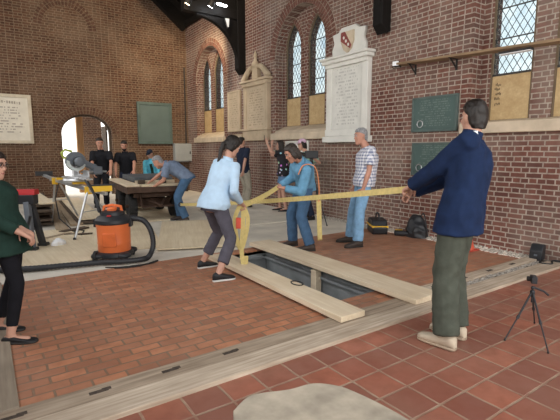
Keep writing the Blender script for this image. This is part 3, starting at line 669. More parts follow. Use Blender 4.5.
    for i in (1, -1):
        ey.mi = 0; ey.ball(HX(i*.031, .083, .012), tuple(x*s for x in (.0115, .0105, .008)), 10, 6, R=Matrix((hlat, hf, hu)).transposed())
        ey.mi = 1; ey.ball(HX(i*.031, .0925, .012), .0056*s, 8, 6)
        ey.mi = 3; ey.bar(HX(i*.014, .096, .031), HX(i*.046, .086, .033), .006*s, .009*s, hu)
    ey.mi = 2; ey.ball(HX(0, .088, -.061), tuple(x*s for x in (.022, .008, .007)), 10, 6, R=Matrix((hlat, hf, hu)).transposed())
    joinmesh(me, ey, 1)
    off = Matrix.Translation(-base)
    def put(nm, me, mats, parent=t, label=None):
        me.transform(off); o = link(nm, me, mats, parent, 180); 
        if label: o['label'] = label
        return o
    hm = M[(hair or {}).get('mat', 'hairdark')]
    put('body', me, [M[skin], M['eyew'], M['eyed'], M['lip'], hm])
    gv = max(vox, .010)
    # ---- trousers, skirt or shorts
    b = dict(mat='jeans', g=.012, knee=.068, hem=.066, cut=1.0, wrinkle=.006); b.update(bottom or {})
    mb = MB(); mb.loft(secs(b['g'], -.20, .26), 20)
    for i in (1, -1):
        kn, an = K[i], AN[i]; th_ = (.098 if not female else .094)*s*b.get('th', 1)
        mb.ball(H[i], th_, 14, 8); 
        if b['cut'] > .55:
            e = kn.lerp(an, (b['cut']-.5)*2-.02); mid = kn.lerp(e, .5)
            mb.tube([H[i], H[i].lerp(kn, .5), kn], [th_, (th_+b['knee']*s)/2*1.02, b['knee']*s], 14); mb.ball(kn, b['knee']*s, 12, 8)
            mb.tube([kn, mid, e], [b['knee']*s, (b['knee']*.5+b['hem']*.5)*s*1.03, b['hem']*s], 14)
        else:
            e = H[i].lerp(kn, b['cut']*2); mb.tube([H[i], e], [th_, b['hem']*s], 14)
    put('trousers' if b['cut'] > .55 else 'shorts', baked('trousers', mb, gv, 3, disp=(b['wrinkle'], 11, .8)), M[b['mat']])
    # ---- upper garment
    u = dict(mat='black', g=.014, hem=-.10, flare=0., r=(.062, .050, .044), wrinkle=.006, collar=True, name='shirt'); u.update(top or {})
    mb = MB(); mb.loft(secs(u['g'], u['hem'], 1.0, 1.0, u['flare']), 22)
    r0, r1, r2 = [x*s*(.93 if female else 1) for x in u['r']]
    for i in (1, -1):
        mb.ball(S[i], r0*1.04, 14, 8); mb.ball(S[i].lerp(sj, .35)+spu*.008*s, r0*.86, 12, 8)
        if sleeve <= .5: mb.tube([S[i], S[i].lerp(E[i], sleeve*2)], [r0, r1*1.12], 14)
        else:
            mb.tube([S[i], E[i]], [r0, r1], 14); mb.ball(E[i], r1, 12, 8); mb.tube([E[i], E[i].lerp(W[i], (sleeve-.5)*2)], [r1, r2], 14)
    tp = put(u['name'], baked(u['name'], mb, gv, 3, disp=(u['wrinkle'], 9, .8)), M[u['mat']])
    if u['collar']:
        cb = MB(); c0 = spine(.985); c1 = spine(1.0)+spu*u.get('ch', .035)*s; ln = (HX(0, -.018, -.06)-c0).normalized(); lt = lsp; fr = lt.cross(ln).normalized()
        rr = .074*s*(.86 if female else 1)
        cb.loft([(c0, lt*rr*1.12, fr*rr*1.05), (c0+ln*u.get('ch', .035)*s*.7, lt*rr*1.02, fr*rr), (c0+ln*u.get('ch', .035)*s*1.5, lt*rr, fr*rr*.98)], 20, cap=False)
        me = cb.mesh('collar'); o = put('collar', me, M[u.get('collar_mat', u['mat'])], tp); sd = o.modifiers.new('s', 'SOLIDIFY'); sd.thickness = .006
    # ---- shoes
    sh = dict(mat='shoe_black', sole='sole_dark', low=False, k=1.0); sh.update(shoe or {})
    for i, gp in ((1, al), (-1, ar)):
        fd = A(FT[i]); lt = V((-fd.y, fd.x, 0)); kk = s*sh['k']; o3 = lambda y, z: gp+fd*y*kk+V((0, 0, z*kk))
        prof = [(-.072, .012, .03), (-.062, .033, .085), (-.03, .039, .105), (.01, .040, .105), (.05, .042, .085), (.10, .047, .066), (.15, .046, .054), (.185, .034, .044), (.20, .012, .03)]
        if sh['low']: prof = [(y, w, z*.62) for y, w, z in prof]
        up = MB(); up.loft([(o3(y, (z+.012)/2), lt*w*kk, V((0, 0, (z-.012)/2*kk))) for y, w, z in prof], 16, e=2.5)
        so = put('shoe', up.mesh('shoe'), M[sh['mat']])
        sb = MB(); sb.loft([(o3(y, .011), lt*(w+.005)*kk, V((0, 0, .011*kk))) for y, w, z in prof], 16, e=3.2); put('sole', sb.mesh('sole'), M[sh['sole']], so)
    # ---- hair
    h = hair or {}
    if h.get('style', 'short') != 'none':
        mb = MB(); lf = h.get('lift', 0); st = h.get('style', 'short')
        hsx = [(-.075, .050, .027, -.064), (-.035, .069, .043, -.055), (.015, .076, .054, -.044), (.048, .081, .080, -.022), (.08, .076+lf*.2, .094, -.004), (.112+lf, .056, .072, -.004), (.130+lf, .024, .034, -.008)]
        mb.loft([(HX(0, cy, z), hlat*w*s, hf*d*s) for z, w, d, cy in hsx], 22)
        if st in ('pony', 'long', 'bob'):
            for i in (1, -1): mb.loft([(HX(i*.050, .01, .085), hlat*.03*s, hf*.06*s), (HX(i*.070, .010, .03), hlat*.018*s, hf*.045*s), (HX(i*.072, -.015, -.03), hlat*.016*s, hf*.04*s), (HX(i*.06, -.03, -.08), hlat*.012*s, hf*.03*s)], 12)
        if st == 'pony':
            tl = [HX(*p) for p in h['tail']]; mb.tube(tl, [x*s for x in h.get('tr', [.026, .03, .028, .02, .006])], 12); mb.ball(HX(0, -.06, .0), .058*s)
        if st in ('long', 'bob'):
            ln = h.get('len', .16); mb.loft([(HX(0, -.045, .02), hlat*.083*s, hf*.062*s), (HX(0, -.055, -.06), hlat*.084*s, hf*.055*s), (HX(0, -.06, -.06-ln*.6), hlat*.082*s, hf*.045*s), (HX(0, -.062, -.06-ln), hlat*.06*s, hf*.03*s)], 18)
            for i in (1, -1): mb.loft([(HX(i*.072, .012, .04), hlat*.016*s, hf*.045*s), (HX(i*.078, .006, -.04), hlat*.018*s, hf*.04*s), (HX(i*.076, 0, -.04-ln*.7), hlat*.012*s, hf*.03*s)], 12)
        put('hair', baked('hair', mb, max(vox*.8, .006), 2, disp=(.0045, 38, .45)), hm)
        if st == 'beard' or h.get('beard'):
            bb = MB(); bb.loft([(HX(0, .052, -.128), hlat*.026*s, hf*.032*s), (HX(0, .04, -.10), hlat*.052*s, hf*.056*s), (HX(0, .018, -.062), hlat*.066*s, hf*.074*s)], 16); put('beard', baked('beard', bb, .007, 2, disp=(.003, 50, 1)), hm)
    if cap:
        mb = MB(); mb.loft([(HX(0, -.008, .048), hlat*.086*s, hf*.106*s), (HX(0, -.008, .085), hlat*.084*s, hf*.102*s), (HX(0, -.010, .12), hlat*.064*s, hf*.078*s), (HX(0, -.01, .14), hlat*.03*s, hf*.036*s), (HX(0, -.01, .144), hlat*.006*s, hf*.006*s)], 20)
        o = put('cap', mb.mesh('cap'), M[cap]); mb = MB()
        mb.prism([(-.07, .07)]+[(-.07*cos(pi*i/10), .09+.085*sin(pi*i/10)) for i in range(11)]+[(.07, .07)], [], lambda x, y: HX(x, y, .052-.06*max(0, y-.09)), lambda x, y: HX(x, y, .058-.06*max(0, y-.09)))
        put('cap_brim', mb.mesh('cap_brim'), M[cap], o)
    if extra: extra(t, dict(HX=HX, S=S, E=E, W=W, K=K, H=H, AN=AN, spine=spine, fs=fs, ls=ls, put=put, hlat=hlat, hf=hf, hu=hu, s=s, secs=secs))
    return dict(root=t, W=W, E=E, S=S, HX=HX, H=H)

JT = {
'navy': {'s': 1.02, 'pel': (2.906, 1.842, 0.954), 'neck': (3.01, 1.862, 1.494), 'head': (3.066, 1.875, 1.655), 'wl': (2.843, 2.278, 1.104), 'wr': (2.981, 2.326, 1.077), 'al': (2.66, 1.74, 0), 'ar': (2.88, 1.8, 0)} ,
'plaid': {'s': 1.0, 'pel': (4.667, 4.553, 0.961), 'neck': (4.741, 4.582, 1.427), 'head': (4.683, 4.655, 1.62), 'wl': (4.499, 4.404, 0.846), 'wr': (4.592, 4.704, 0.818), 'al': (4.46, 4.44, 0), 'ar': (4.61, 4.76, 0)} ,
'denim': {'s': 0.99, 'pel': (3.8, 4.872, 0.905), 'neck': (3.568, 4.69, 1.271), 'head': (3.427, 4.683, 1.38), 'wl': (3.336, 4.763, 0.907), 'wr': (3.405, 4.96, 0.904), 'al': (3.72, 4.64, 0), 'ar': (3.71, 5.04, 0)} ,
'girl': {'s': 0.96, 'pel': (2.127, 4.405, 0.823), 'neck': (2.305, 4.387, 1.296), 'head': (2.375, 4.417, 1.466), 'wl': (2.479, 4.504, 0.812), 'wr': (2.409, 4.283, 0.815), 'al': (2.1, 4.69, 0), 'ar': (2.02, 4.11, 0)} ,
'stoop': {'s': 1.0, 'pel': (3.319, 8.072, 0.888), 'neck': (2.994, 8.278, 1.146), 'head': (2.841, 8.354, 1.186), 'wl': (2.764, 8.363, 0.714), 'wr': (2.784, 8.727, 0.771), 'al': (3.23, 7.98, 0), 'ar': (3.23, 8.29, 0)} ,
'crewA': {'s': 1.03, 'pel': (2.443, 11.429, 0.847), 'neck': (2.437, 11.377, 1.383), 'head': (2.41, 11.358, 1.592), 'wl': (2.518, 10.826, 0.847), 'wr': (2.178, 11.056, 0.823), 'al': (2.48, 11.26, 0), 'ar': (2.27, 11.4, 0)} ,
'crewB': {'s': 1.0, 'pel': (3.04, 11.363, 0.858), 'neck': (3.003, 11.324, 1.344), 'head': (2.981, 11.298, 1.533), 'wl': (3.065, 10.829, 0.854), 'wr': (2.695, 11.08, 0.83), 'al': (3.06, 11.21, 0), 'ar': (2.87, 11.35, 0)} ,
'cyan': {'s': 0.9, 'pel': (3.778, 11.481, 0.723), 'neck': (3.707, 11.456, 1.155), 'head': (3.678, 11.43, 1.314), 'wl': (3.751, 11.074, 0.744), 'wr': (3.489, 11.25, 0.718), 'al': (3.79, 11.35, 0), 'ar': (3.63, 11.46, 0)} ,
'khaki': {'s': 0.98, 'pel': (5.388, 9.406, 0.897), 'neck': (5.411, 9.483, 1.445), 'head': (5.394, 9.525, 1.619), 'wl': (5.549, 9.534, 0.862), 'wr': (5.243, 9.202, 0.909), 'al': (5.36, 9.38, 0), 'ar': (5.31, 9.19, 0)} ,
'floral': {'s': 0.92, 'pel': (5.784, 8.26, 0.885), 'neck': (5.803, 8.33, 1.373), 'head': (5.777, 8.374, 1.525), 'wl': (5.42, 8.384, 1.58), 'wr': (5.735, 8.651, 1.539), 'al': (5.72, 8.05, 0), 'ar': (5.75, 8.34, 0)} ,
'pink': {'s': 0.93, 'pel': (5.537, 7.0, 0.843), 'neck': (5.543, 7.083, 1.358), 'head': (5.488, 7.15, 1.523), 'wl': (5.403, 6.741, 1.301), 'wr': (5.714, 7.197, 1.273), 'al': (5.45, 6.75, 0), 'ar': (5.6, 7.13, 0)} ,
'left': {'s': 0.87, 'pel': (0.107, 3.784, 0.807), 'neck': (0.05, 3.886, 1.173), 'head': (0.063, 3.875, 1.309), 'wl': (0.205, 3.671, 0.83), 'wr': (0.185, 3.562, 0.827), 'al': (0.0, 3.89, 0), 'ar': (0.07, 3.61, 0)} ,
}
def glasses(t, d):
    mb = MB(); HX = d['HX']
    for i in (1, -1):
        mb.tube([HX(i*.032+.019*cos(a*pi/8), .099, .010+.014*sin(a*pi/8)) for a in range(17)], .0022, 5); mb.tube([HX(i*.051, .098, .014), HX(i*.078, .03, .016), HX(i*.08, -.01, .012)], .0022, 5)
    mb.tube([HX(-.013, .099, .012), HX(.013, .099, .012)], .0022, 5); d['put']('glasses', mb.mesh('glasses'), M['iron'])
def jacket_details(t, d):
    # yoke seam across the shoulders, back collar emblem, hem band
    put, S, spine, fs, ls = d['put'], d['S'], d['spine'], d['fs'], d['ls']
    mb = MB(); c = spine(.985); q = c+ls*.084-fs*.040+V((0, 0, .060))
    Rz = Matrix.Rotation(radians(136), 3, 'Z'); mb.box(q, (.034, .012, .024), Rz); mb.box(q+Rz @ V((-.012, 0, -.016)), (.016, .012, .014), Rz); put('collar_emblem', mb.mesh('collar_emblem'), M['white'], t, 'small white emblem on the navy collar')
P = {}
P['navy'] = person('navy', 'man in a navy blue jacket and olive trousers, back turned, pulling the yellow strap', JT['navy'], 108, sh_face=116, head_face=66, pitch=2,
    top=dict(mat='navy', g=.038, hem=-.26, flare=.034, r=(.080, .072, .056), wrinkle=.009, name='jacket', ch=.05), bottom=dict(mat='olive', g=.022, knee=.090, hem=.088, th=1.10, wrinkle=.010),
    shoe=dict(mat='shoe_tan', sole='sole_tan', k=1.08), hair=dict(mat='hairbrown', style='short', lift=.008), curl=(1.0, 1.0), vox=.0075, feet=(96, 92), elbow=((-.4, -.2, -.5), (.5, .2, -.5)), extra=jacket_details)
P['plaid'] = person('plaid', 'grey-haired man in a checked short-sleeved shirt and pale jeans, hand in pocket', JT['plaid'], 152, head_face=158, pitch=-4,
    top=dict(mat='plaid', g=.042, hem=-.16, flare=.016, r=(.074, .074, .06)), sleeve=.36, bottom=dict(mat='palejeans', knee=.078, hem=.078, g=.012, th=.98), shoe=dict(mat='shoe_brown', k=1.1),
    hair=dict(mat='hairgrey', style='short'), curl=(.9, .7), feet=(165, 150), vox=.008, elbow=((.5, -.5, 0), (.5, .2, 0)), skin='skin2')
P['denim'] = person('denim', 'man in a blue denim shirt with shaggy dark hair, bending to grip the strap', JT['denim'], 158, head_face=168, pitch=-28,
    top=dict(mat='denim', g=.028, hem=-.22, flare=.02, r=(.072, .064, .05)), sleeve=.93, bottom=dict(mat='jeans', knee=.078, hem=.074), shoe=dict(mat='shoe_brown', k=1.08),
    hair=dict(mat='hairlong', style='bob', len=.06), curl=(1.0, 1.0), feet=(150, 165), vox=.008, skin='skin2')
P['girl'] = person('girl', 'woman with a dark ponytail in a light blue shirt, standing by the open vault', JT['girl'], 12, sh_face=15, head_face=6, pitch=-28, female=True,
    top=dict(mat='lightblue', g=.032, hem=-.14, flare=.034, r=(.064, .056, .046)), sleeve=.95, bottom=dict(mat='greypants', knee=.066, hem=.070, cut=.86, g=.012, th=1.02), shoe=dict(mat='shoe_black', sole='sole_white'),
    hair=dict(mat='hairbrown', style='pony', tail=[(0, -.085, .0), (.005, -.115, -.03), (.015, -.105, -.11), (.015, -.085, -.20), (.01, -.08, -.29)]), curl=(1.1, 1.1), feet=(0, -8), vox=.0075)
P['stoop'] = person('stoop', 'man in a grey-blue polo shirt and jeans stooping over the cart', JT['stoop'], 148, head_face=150, pitch=-35,
    top=dict(mat='bluegrey', g=.024, hem=-.12, flare=.01, r=(.074, .07, .06)), sleeve=.38, bottom=dict(mat='jeans', knee=.074, hem=.074), shoe=dict(mat='shoe_brown'),
    hair=dict(mat='hairgrey', style='short'), curl=(.3, .5), feet=(160, 150), vox=.009, skin='skin2', elbow=((.2, -.5, .0), (.3, .4, .0)))
P['crewA'] = person('crewA', 'man in a black T-shirt leaning on the cart before the doorway', JT['crewA'], -105, head_face=-95, pitch=-12,
    top=dict(mat='black', g=.02, hem=-.1, r=(.074, .068, .06)), sleeve=.40, bottom=dict(mat='black'), hair=dict(mat='hairdark', style='short'), curl=(.4, .4), vox=.011, skin='skin2', elbow=((.9, .2, -.1), (-.9, .3, -.1)))
P['crewB'] = person('crewB', 'bearded man in a black T-shirt behind the cart, left of the turquoise top', JT['crewB'], -110, head_face=-105, pitch=-18,
    top=dict(mat='black', g=.02, hem=-.1, r=(.072, .066, .06)), sleeve=.40, bottom=dict(mat='darkblue'), hair=dict(mat='hairdark', style='short', beard=True), curl=(.4, .4), vox=.011, skin='skin2', elbow=((.9, .2, -.1), (-.9, .3, -.1)))
def apron(t, d):
    mb = MB(); se = d['secs'](.030, -.1, .8); n = 22
    for c, a, b in [(c, u, w) for c, u, w in se]: pass
    mb.loft([(c+d['fs']*.02, u*.42, w*.9) for c, u, w in se], 16); d['put']('dark_bib', mb.mesh('dark_bib'), M['green'], t, 'dark green bib')
P['cyan'] = person('cyan', 'person in a turquoise top and navy cap bending at the far right of the cart', JT['cyan'], -120, head_face=-135, pitch=-25,
    top=dict(mat='cyan', g=.024, r=(.068, .062, .052)), sleeve=.85, bottom=dict(mat='darkblue'), hair=dict(mat='hairdark', style='short'), cap='cap', curl=(.4, .4), vox=.011, extra=apron)
P['khaki'] = person('khaki', 'person in a dark top and khaki trousers standing by the wall behind the ponytailed woman', JT['khaki'], 10, head_face=20, pitch=-5,
    top=dict(mat='darkblue', g=.022, r=(.07, .064, .055)), sleeve=.4, bottom=dict(mat='khaki', knee=.08, hem=.08), hair=dict(mat='hairbrown', style='short'), curl=(.4, .4), vox=.011)
P['floral'] = person('floral', 'woman in a black floral top and denim shorts raising a phone by the wall', JT['floral'], 148, head_face=150, pitch=4, female=True,
    top=dict(mat='floral', g=.034, hem=-.14, flare=.02, r=(.066, .062, .06)), sleeve=.34, bottom=dict(mat='shorts', cut=.3, hem=.10), shoe=dict(mat='shoe_black', low=True),
    hair=dict(mat='hairdark', style='long', len=.18), curl=(.5, .6), vox=.010, pnv=((.8, .2, .0), (.8, .2, 0)), elbow=((-.1, -.3, -1), (-.1, .3, -1)))
P['pink'] = person('pink', 'person in a pink cap and mint top behind the denim-shirted man, filming with a camera', JT['pink'], 172, head_face=178, pitch=-6, female=True,
    top=dict(mat='mint', g=.024, r=(.064, .058, .05)), sleeve=.4, bottom=dict(mat='darkblue'), hair=dict(mat='hairdark', style='bob', len=.04), cap='pink', curl=(.8, .8), vox=.010)
P['left'] = person('left', 'woman in a dark green shirt and black leggings at the left edge, hands clasped', JT['left'], -30, head_face=-38, pitch=-8, female=True,
    top=dict(mat='green', g=.036, hem=-.42, flare=.012, r=(.068, .064, .054), wrinkle=.008), sleeve=.92, bottom=dict(mat='leggings', knee=.060, hem=.046, g=.008, cut=.93, th=.95, wrinkle=.002), shoe=dict(mat='shoe_black', low=True, k=1.05),
    hair=dict(mat='hairdark', style='bob', len=.05), curl=(.7, .7), vox=.0075, feet=(-20, -28), extra=glasses, elbow=((-.6, .4, -.6), (-.6, -.5, -.6)))

# ------------------------------------------------------------------ planks, sheets, lumber
def board(name, label, cat, a, b, w, h, mat, up=(0, 0, 1), group=None, bev=.004):
    a, b = V(a), V(b); t = (b-a); rz = atan2(t.y, t.x)-pi/2; L_ = t.length; pit = math.asin(t.z/L_)
    o = obj(name, MB().box((0, 0, 0), (w, L_, h)), mat, None, bev=bev); o.location = (a+b)/2; o.rotation_euler = (pit, 0, rz)
    if up != (0, 0, 1): o.rotation_euler = (pit, up[0], rz)
    return tag(o, label, cat, group)
board('plank', 'new pale plank along the near side of the open vault', 'plank', (2.42, 2.44, .055), (2.42, 4.95, .055), .27, .05, M['plank'])
board('plank', 'new pale plank along the far side of the open vault, running to the sleeper', 'plank', (3.30, 2.36, .055), (3.30, 5.32, .055), .36, .05, M['plank'])
kn = MB()
o = obj('post_block', MB().box((0, 0, .17), (.09, .09, .34)), M['plank'], None, bev=.004); o.location = (3.19, 3.86, zb); tag(o, 'short timber prop standing in the open vault', 'prop')
tag(obj('strap_buckle', MB().tube([(2.52+.05*cos(a*pi/6), 3.35+.08*sin(a*pi/6), .086) for a in range(13)], .006, 6), M['iron']), 'small iron ring lying on the near plank beside the vault', 'ring')
def sheet(label, c, rz, w, l, z=0, mat='ply', th=.018):
    o = obj('plywood_sheet', MB().box((0, 0, th/2), (w, l, th)), M[mat], None, bev=.003); o.location = (*c, z); o.rotation_euler = (0, 0, rz); return tag(o, label, 'sheet')
sheet('plywood sheet on the floor between the orange vacuum and the ponytailed woman', (2.92, 6.75), radians(-21), 1.22, 2.44, .021)
sheet('plywood sheet behind the vacuum, reaching towards the cart wheel', (1.75, 7.35), radians(-12), 1.22, 2.44, .002)
sheet('plywood sheet under the near legs of the saw stand', (.62, 7.0), radians(4), 1.22, 2.6, .021)
sheet('plywood sheet on the floor beyond the strap by the right wall', (4.55, 8.1), radians(-8), 1.22, 2.44, .002, 'concrete')
sheet('plywood sheet below the near end of the cart', (2.9, 9.6), radians(-5), 1.22, 2.44, .002)
# lumber left of the saw
D_ = M['dirtyboard']
stack = [(.86, 9.3), (.84, 9.25), (.88, 9.35), (.85, 9.22), (.87, 9.3)]
nm = ['lowest', 'second', 'middle', 'fourth', 'fifth']
for i, (x, y) in enumerate(stack):
    z = .05+i*.085
    board('stacked_board', '%s dark-edged board of the stack beside the red-topped sawhorse' % nm[i], 'board', (x-.02, y-.3+random.uniform(-.1, .1), z), (x+.1, y+2.3, z), .30, .038, D_, group='dark boards in the stack', bev=.002)
    for yy, wh in ((y+.15, 'near'), (y+1.7, 'far')):
        if i: tag(obj('spacer_strip', MB().box((x+.02, yy, z-.043), (.28, .05, .046)), D_), '%s spacer stick under the %s board of the dark stack' % (wh, nm[i]), 'spacer', 'spacer sticks in the dark stack')
board('plank', 'pale plank lying on top of the dark board stack', 'plank', (.92, 8.95, .435), (.86, 12.4, .435), .26, .03, M['ply'])
board('plank', 'long tan plank on the floor right of the dark stack', 'plank', (1.05, 8.2, .03), (1.42, 12.6, .06), .20, .045, M['oldboard'])
board('plank', 'brown plank crossing under the far saw-stand leg', 'plank', (1.36, 8.7, .03), (1.60, 12.9, .05), .22, .045, M['oldboard'])
board('plank', 'broad pale board on the floor beneath the saw', 'board', (1.66, 8.8, .10), (1.86, 12.8, .12), .46, .02, M['ply'])
board('plank', 'dark plank under the broad pale board below the saw', 'plank', (1.62, 8.75, .045), (1.82, 12.6, .06), .5, .05, D_)
board('plank', 'narrow tan batten leaning in the lumber before the back wall', 'batten', (1.15, 11.5, .09), (.95, 13.6, .35), .12, .03, M['oldboard'])
board('plank', 'dark offcut on the floor between the saw-stand legs', 'offcut', (1.0, 8.0, .04), (1.45, 8.25, .04), .14, .03, D_)
board('plank', 'short dark stick lying before the saw stand', 'offcut', (.95, 7.75, .035), (1.42, 7.6, .035), .05, .025, D_)
board('plank', 'brown offcut lying near the white cloth', 'offcut', (.72, 7.55, .035), (1.12, 7.85, .035), .09, .025, M['oldboard'])
# crumpled white cloth
mb = MB(); mb.ball((0, 0, .07), (.13, .09, .075), 12, 8); mb.ball((.06, .02, .05), (.10, .08, .06)); mb.ball((-.08, -.02, .045), (.08, .07, .05))
me = baked('plastic_bag', mb, .012, 1, disp=(.02, 12, 1)); o = link('plastic_bag', me, M['white'], None, 30, (.82, 6.9, .024)); o.scale = (.62, .62, .8); tag(o, 'crumpled white plastic bag on the floor behind the black hose', 'bag')
tag(obj('white_cord', MB().tube([(.9, 6.88, .03), (1.0, 6.83, .03), (1.12, 6.9, .03), (1.2, 6.8, .03)], .008, 6), M['white']), 'short white cord trailing from the plastic bag', 'cord')
# ------------------------------------------------------------------ sawhorse with red top
t = thing('sawhorse', 'black folding sawhorse with a red top behind the woman in green', 'sawhorse', (.30, 7.05, .0), radians(-122))
obj('top_rail', MB().prism([(-.075, 0), (.075, 0), (.06, .075), (-.06, .075)], [], lambda x, z: (x, -.34, .80+z), lambda x, z: (x, .34, .80+z)), M['red'], t, bev=.008)
obj('body_tray', MB().prism([(-.07, 0), (.07, 0), (.075, .13), (-.075, .13)], [], lambda x, z: (x, -.32, .67+z), lambda x, z: (x, .32, .67+z)), M['blackp'], t, bev=.008)
for sx in (-1, 1):
    for sy in (-1, 1):
        a, b = V((sx*.05, sy*.22, .70)), V((sx*.15, sy*.30, .02)); l = obj('leg', MB().bar(a, b, .07, .09, V((1, 0, 0))), M['greyp'] if sx > 0 else M['blackp'], t, bev=.008)
        if sx > 0: l['label'] = 'blue-grey leg'
        obj('foot', MB().box(b+V((0, 0, .02)), (.10, .13, .08)), M['blackp'], l, bev=.006)
obj('shelf', MB().box((0, 0, .30), (.20, .50, .03)), M['blackp'], t, bev=.006)
# ------------------------------------------------------------------ mitre saw and its stand
A0, B0 = V((.98, 9.45, .90)), V((1.50, 7.0, .76)); ax = (B0-A0).normalized(); sd = V((ax.y, -ax.x, 0)).normalized()*-1
mid = (A0+B0)/2; st = thing('saw_stand', 'aluminium and yellow folding stand under the mitre saw', 'stand', (mid.x, mid.y, 0))
BP = lambda q: A0.lerp(B0, q)
obj('beam', MB().bar(BP(.12), BP(.88), .075, .07), M['alu'], st, bev=.006, world=True)
obj('extension_arm', MB().bar(BP(-.06)+V((0, 0, .03)), BP(.16), .05, .05), M['alu'], st, bev=.004, world=True)
obj('extension_arm', MB().bar(BP(.86), BP(1.04)-V((0, 0, .0)), .05, .05), M['alu'], st, bev=.004, world=True)
for q, lb in ((-.03, 'left'), (.98, 'right')):
    c = BP(q); b = obj('work_support', MB().box(c+V((0, 0, .06)), (.30, .06, .09)), M['blackp' if q < .5 else 'yellow'], st, bev=.006, world=True)
    if q > .5:
        obj('roller_bar', MB().bar(c+V((-.2, 0, .115)), c+V((.2, 0, .115)), .045, .03), M['blackp'], b).location = V((0, 0, 0))-V(st.location)
leg_feet = {.22: ((1.0, 9.2, 0), (1.52, 9.3, 0)), .80: ((1.08, 7.2, 0), (1.78, 7.75, 0))}
for q, fs_ in leg_feet.items():
    c = BP(q); obj('leg_bracket', MB().box(c-V((0, 0, .02)), (.14, .12, .12)), M['yellow'], st, bev=.008, world=True)
    for f_ in fs_:
        f_ = V(f_); top = c+V((f_.x-c.x, f_.y-c.y, 0)).normalized()*.04; lg = obj('leg', MB().tube([top, f_+V((0, 0, .03))], .019, 10), M['alu'], st, world=True)
        fo = MB().cap(f_+V((0, 0, .028)), f_+V((0, 0, .05)), .026, .024, 10); obj('foot', fo, M['rubber'], lg).location = V((0, 0, 0))-V(st.location)
    obj('leg_brace', MB().tube([c.lerp(V(fs_[0]), .45), c.lerp(V(fs_[1]), .45)], .008, 6), M['alu'], st, world=True)
for q in (.36, .64): obj('tool_mount', MB().box(BP(q)+V((0, 0, .06)), (.22, .07, .04)), M['yellow'], st, bev=.005, world=True)
sw = thing('mitre_saw', 'sliding mitre saw with a round blade guard on the yellow stand', 'saw', BP(.60)+V((0, 0, .08)), atan2(ax.y, ax.x))
# local: X along the stand, Y towards the operator's side
S_ = -1
obj('base', MB().lathe([(.21, 0), (.22, .02), (.21, .05), (.17, .06)], (0, 0, 0), 28), M['alu'], sw)
obj('table', MB().box((0, 0, .065), (.62, .18, .03)), M['alu'], sw, bev=.006)
obj('fence', MB().prism([(-.32, 0), (.32, 0), (.30, .10), (.12, .11), (.08, .03), (-.08, .03), (-.12, .11), (-.30, .10)], [], lambda x, z: (x, .07, .08+z), lambda x, z: (x, .095, .08+z)), M['alu'], sw, bev=.004)
rl = MB(); rl.tube([(.05, .1, .15), (.05, .50, .15)], .016, 10); rl.tube([(-.05, .1, .15), (-.05, .50, .15)], .016, 10); obj('slide_rail', rl, M['steel'], sw)
obj('rail_carriage', MB().box((0, .34, .17), (.20, .16, .14)), M['greyp'], sw, bev=.02)
ar_ = MB(); ar_.bar((0, .34, .2), (0, .08, .34), .09, .10); ar_.ball((0, .30, .22), .07); obj('pivot_arm', ar_, M['greyp'], sw, bev=.01)
RB = Matrix.Rotation(pi/2, 3, 'Y')
gd = MB(); pts = [(.165*cos(radians(a)), .165*sin(radians(a))) for a in range(-15, 200, 12)]
gd.prism(pts+[(-.10, -.04), (.10, -.06)], [], lambda y, z: (-.035, y, .33+z), lambda y, z: (.035, y, .33+z)); g_ = obj('upper_guard', gd, M['greyp'], sw, bev=.01)
bl = MB(); n = 60; bl.prism([((.150 if i % 2 else .140)*cos(2*pi*i/n), (.150 if i % 2 else .140)*sin(2*pi*i/n)) for i in range(n)], [], lambda y, z: (-.041, y, .33+z), lambda y, z: (-.038, y, .33+z)); obj('blade', bl, M['steel'], sw)
lg_ = MB(); lg_.prism([(.158*cos(radians(a)), .158*sin(radians(a))) for a in range(170, 350, 12)]+[(.11*cos(radians(a)), .11*sin(radians(a))) for a in range(346, 168, -12)], [], lambda y, z: (-.05, y, .33+z), lambda y, z: (.05, y, .33+z)); obj('lower_guard', lg_, plain('clear_guard', (.55, .6, .58), .25), sw)
mo = MB(); mo.lathe([(.03, -.01), (.075, 0), (.08, .03), (.08, .15), (.07, .18), (.04, .19)], (.035, 0, .33), 20, R=RB); obj('motor', mo, M['greyp'], sw)
mo = MB(); mo.lathe([(.082, .06), (.082, .12)], (.035, 0, .33), 20, R=RB); obj('motor_band', mo, M['blackp'], sw)
hn = MB(); hn.tube([(0, -.05, .50), (0, -.16, .53), (0, -.22, .47), (0, -.19, .40), (0, -.12, .38)], .020, 8); obj('grip_handle', hn, plain('lime_grip', (.34, .40, .07), .5), sw)
wl = MB().box((.10, -.10, .14), (.07, .012, .10)); obj('warning_plate', wl, M['white'], sw)
for s_ in (-1, 1): obj('side_wing', MB().box((s_*.40, 0, .05), (.22, .12, .025)), M['alu'], sw, bev=.004)
tag(obj('power_cord', MB().tube([(1.16, 8.9, .92), (1.02, 8.6, .55), (1.05, 8.5, .2), (1.2, 8.3, .03), (1.36, 8.0, .03), (1.25, 7.6, .03)], .010, 6), M['rubber']), 'black power cord hanging from the mitre saw to the floor', 'cord')
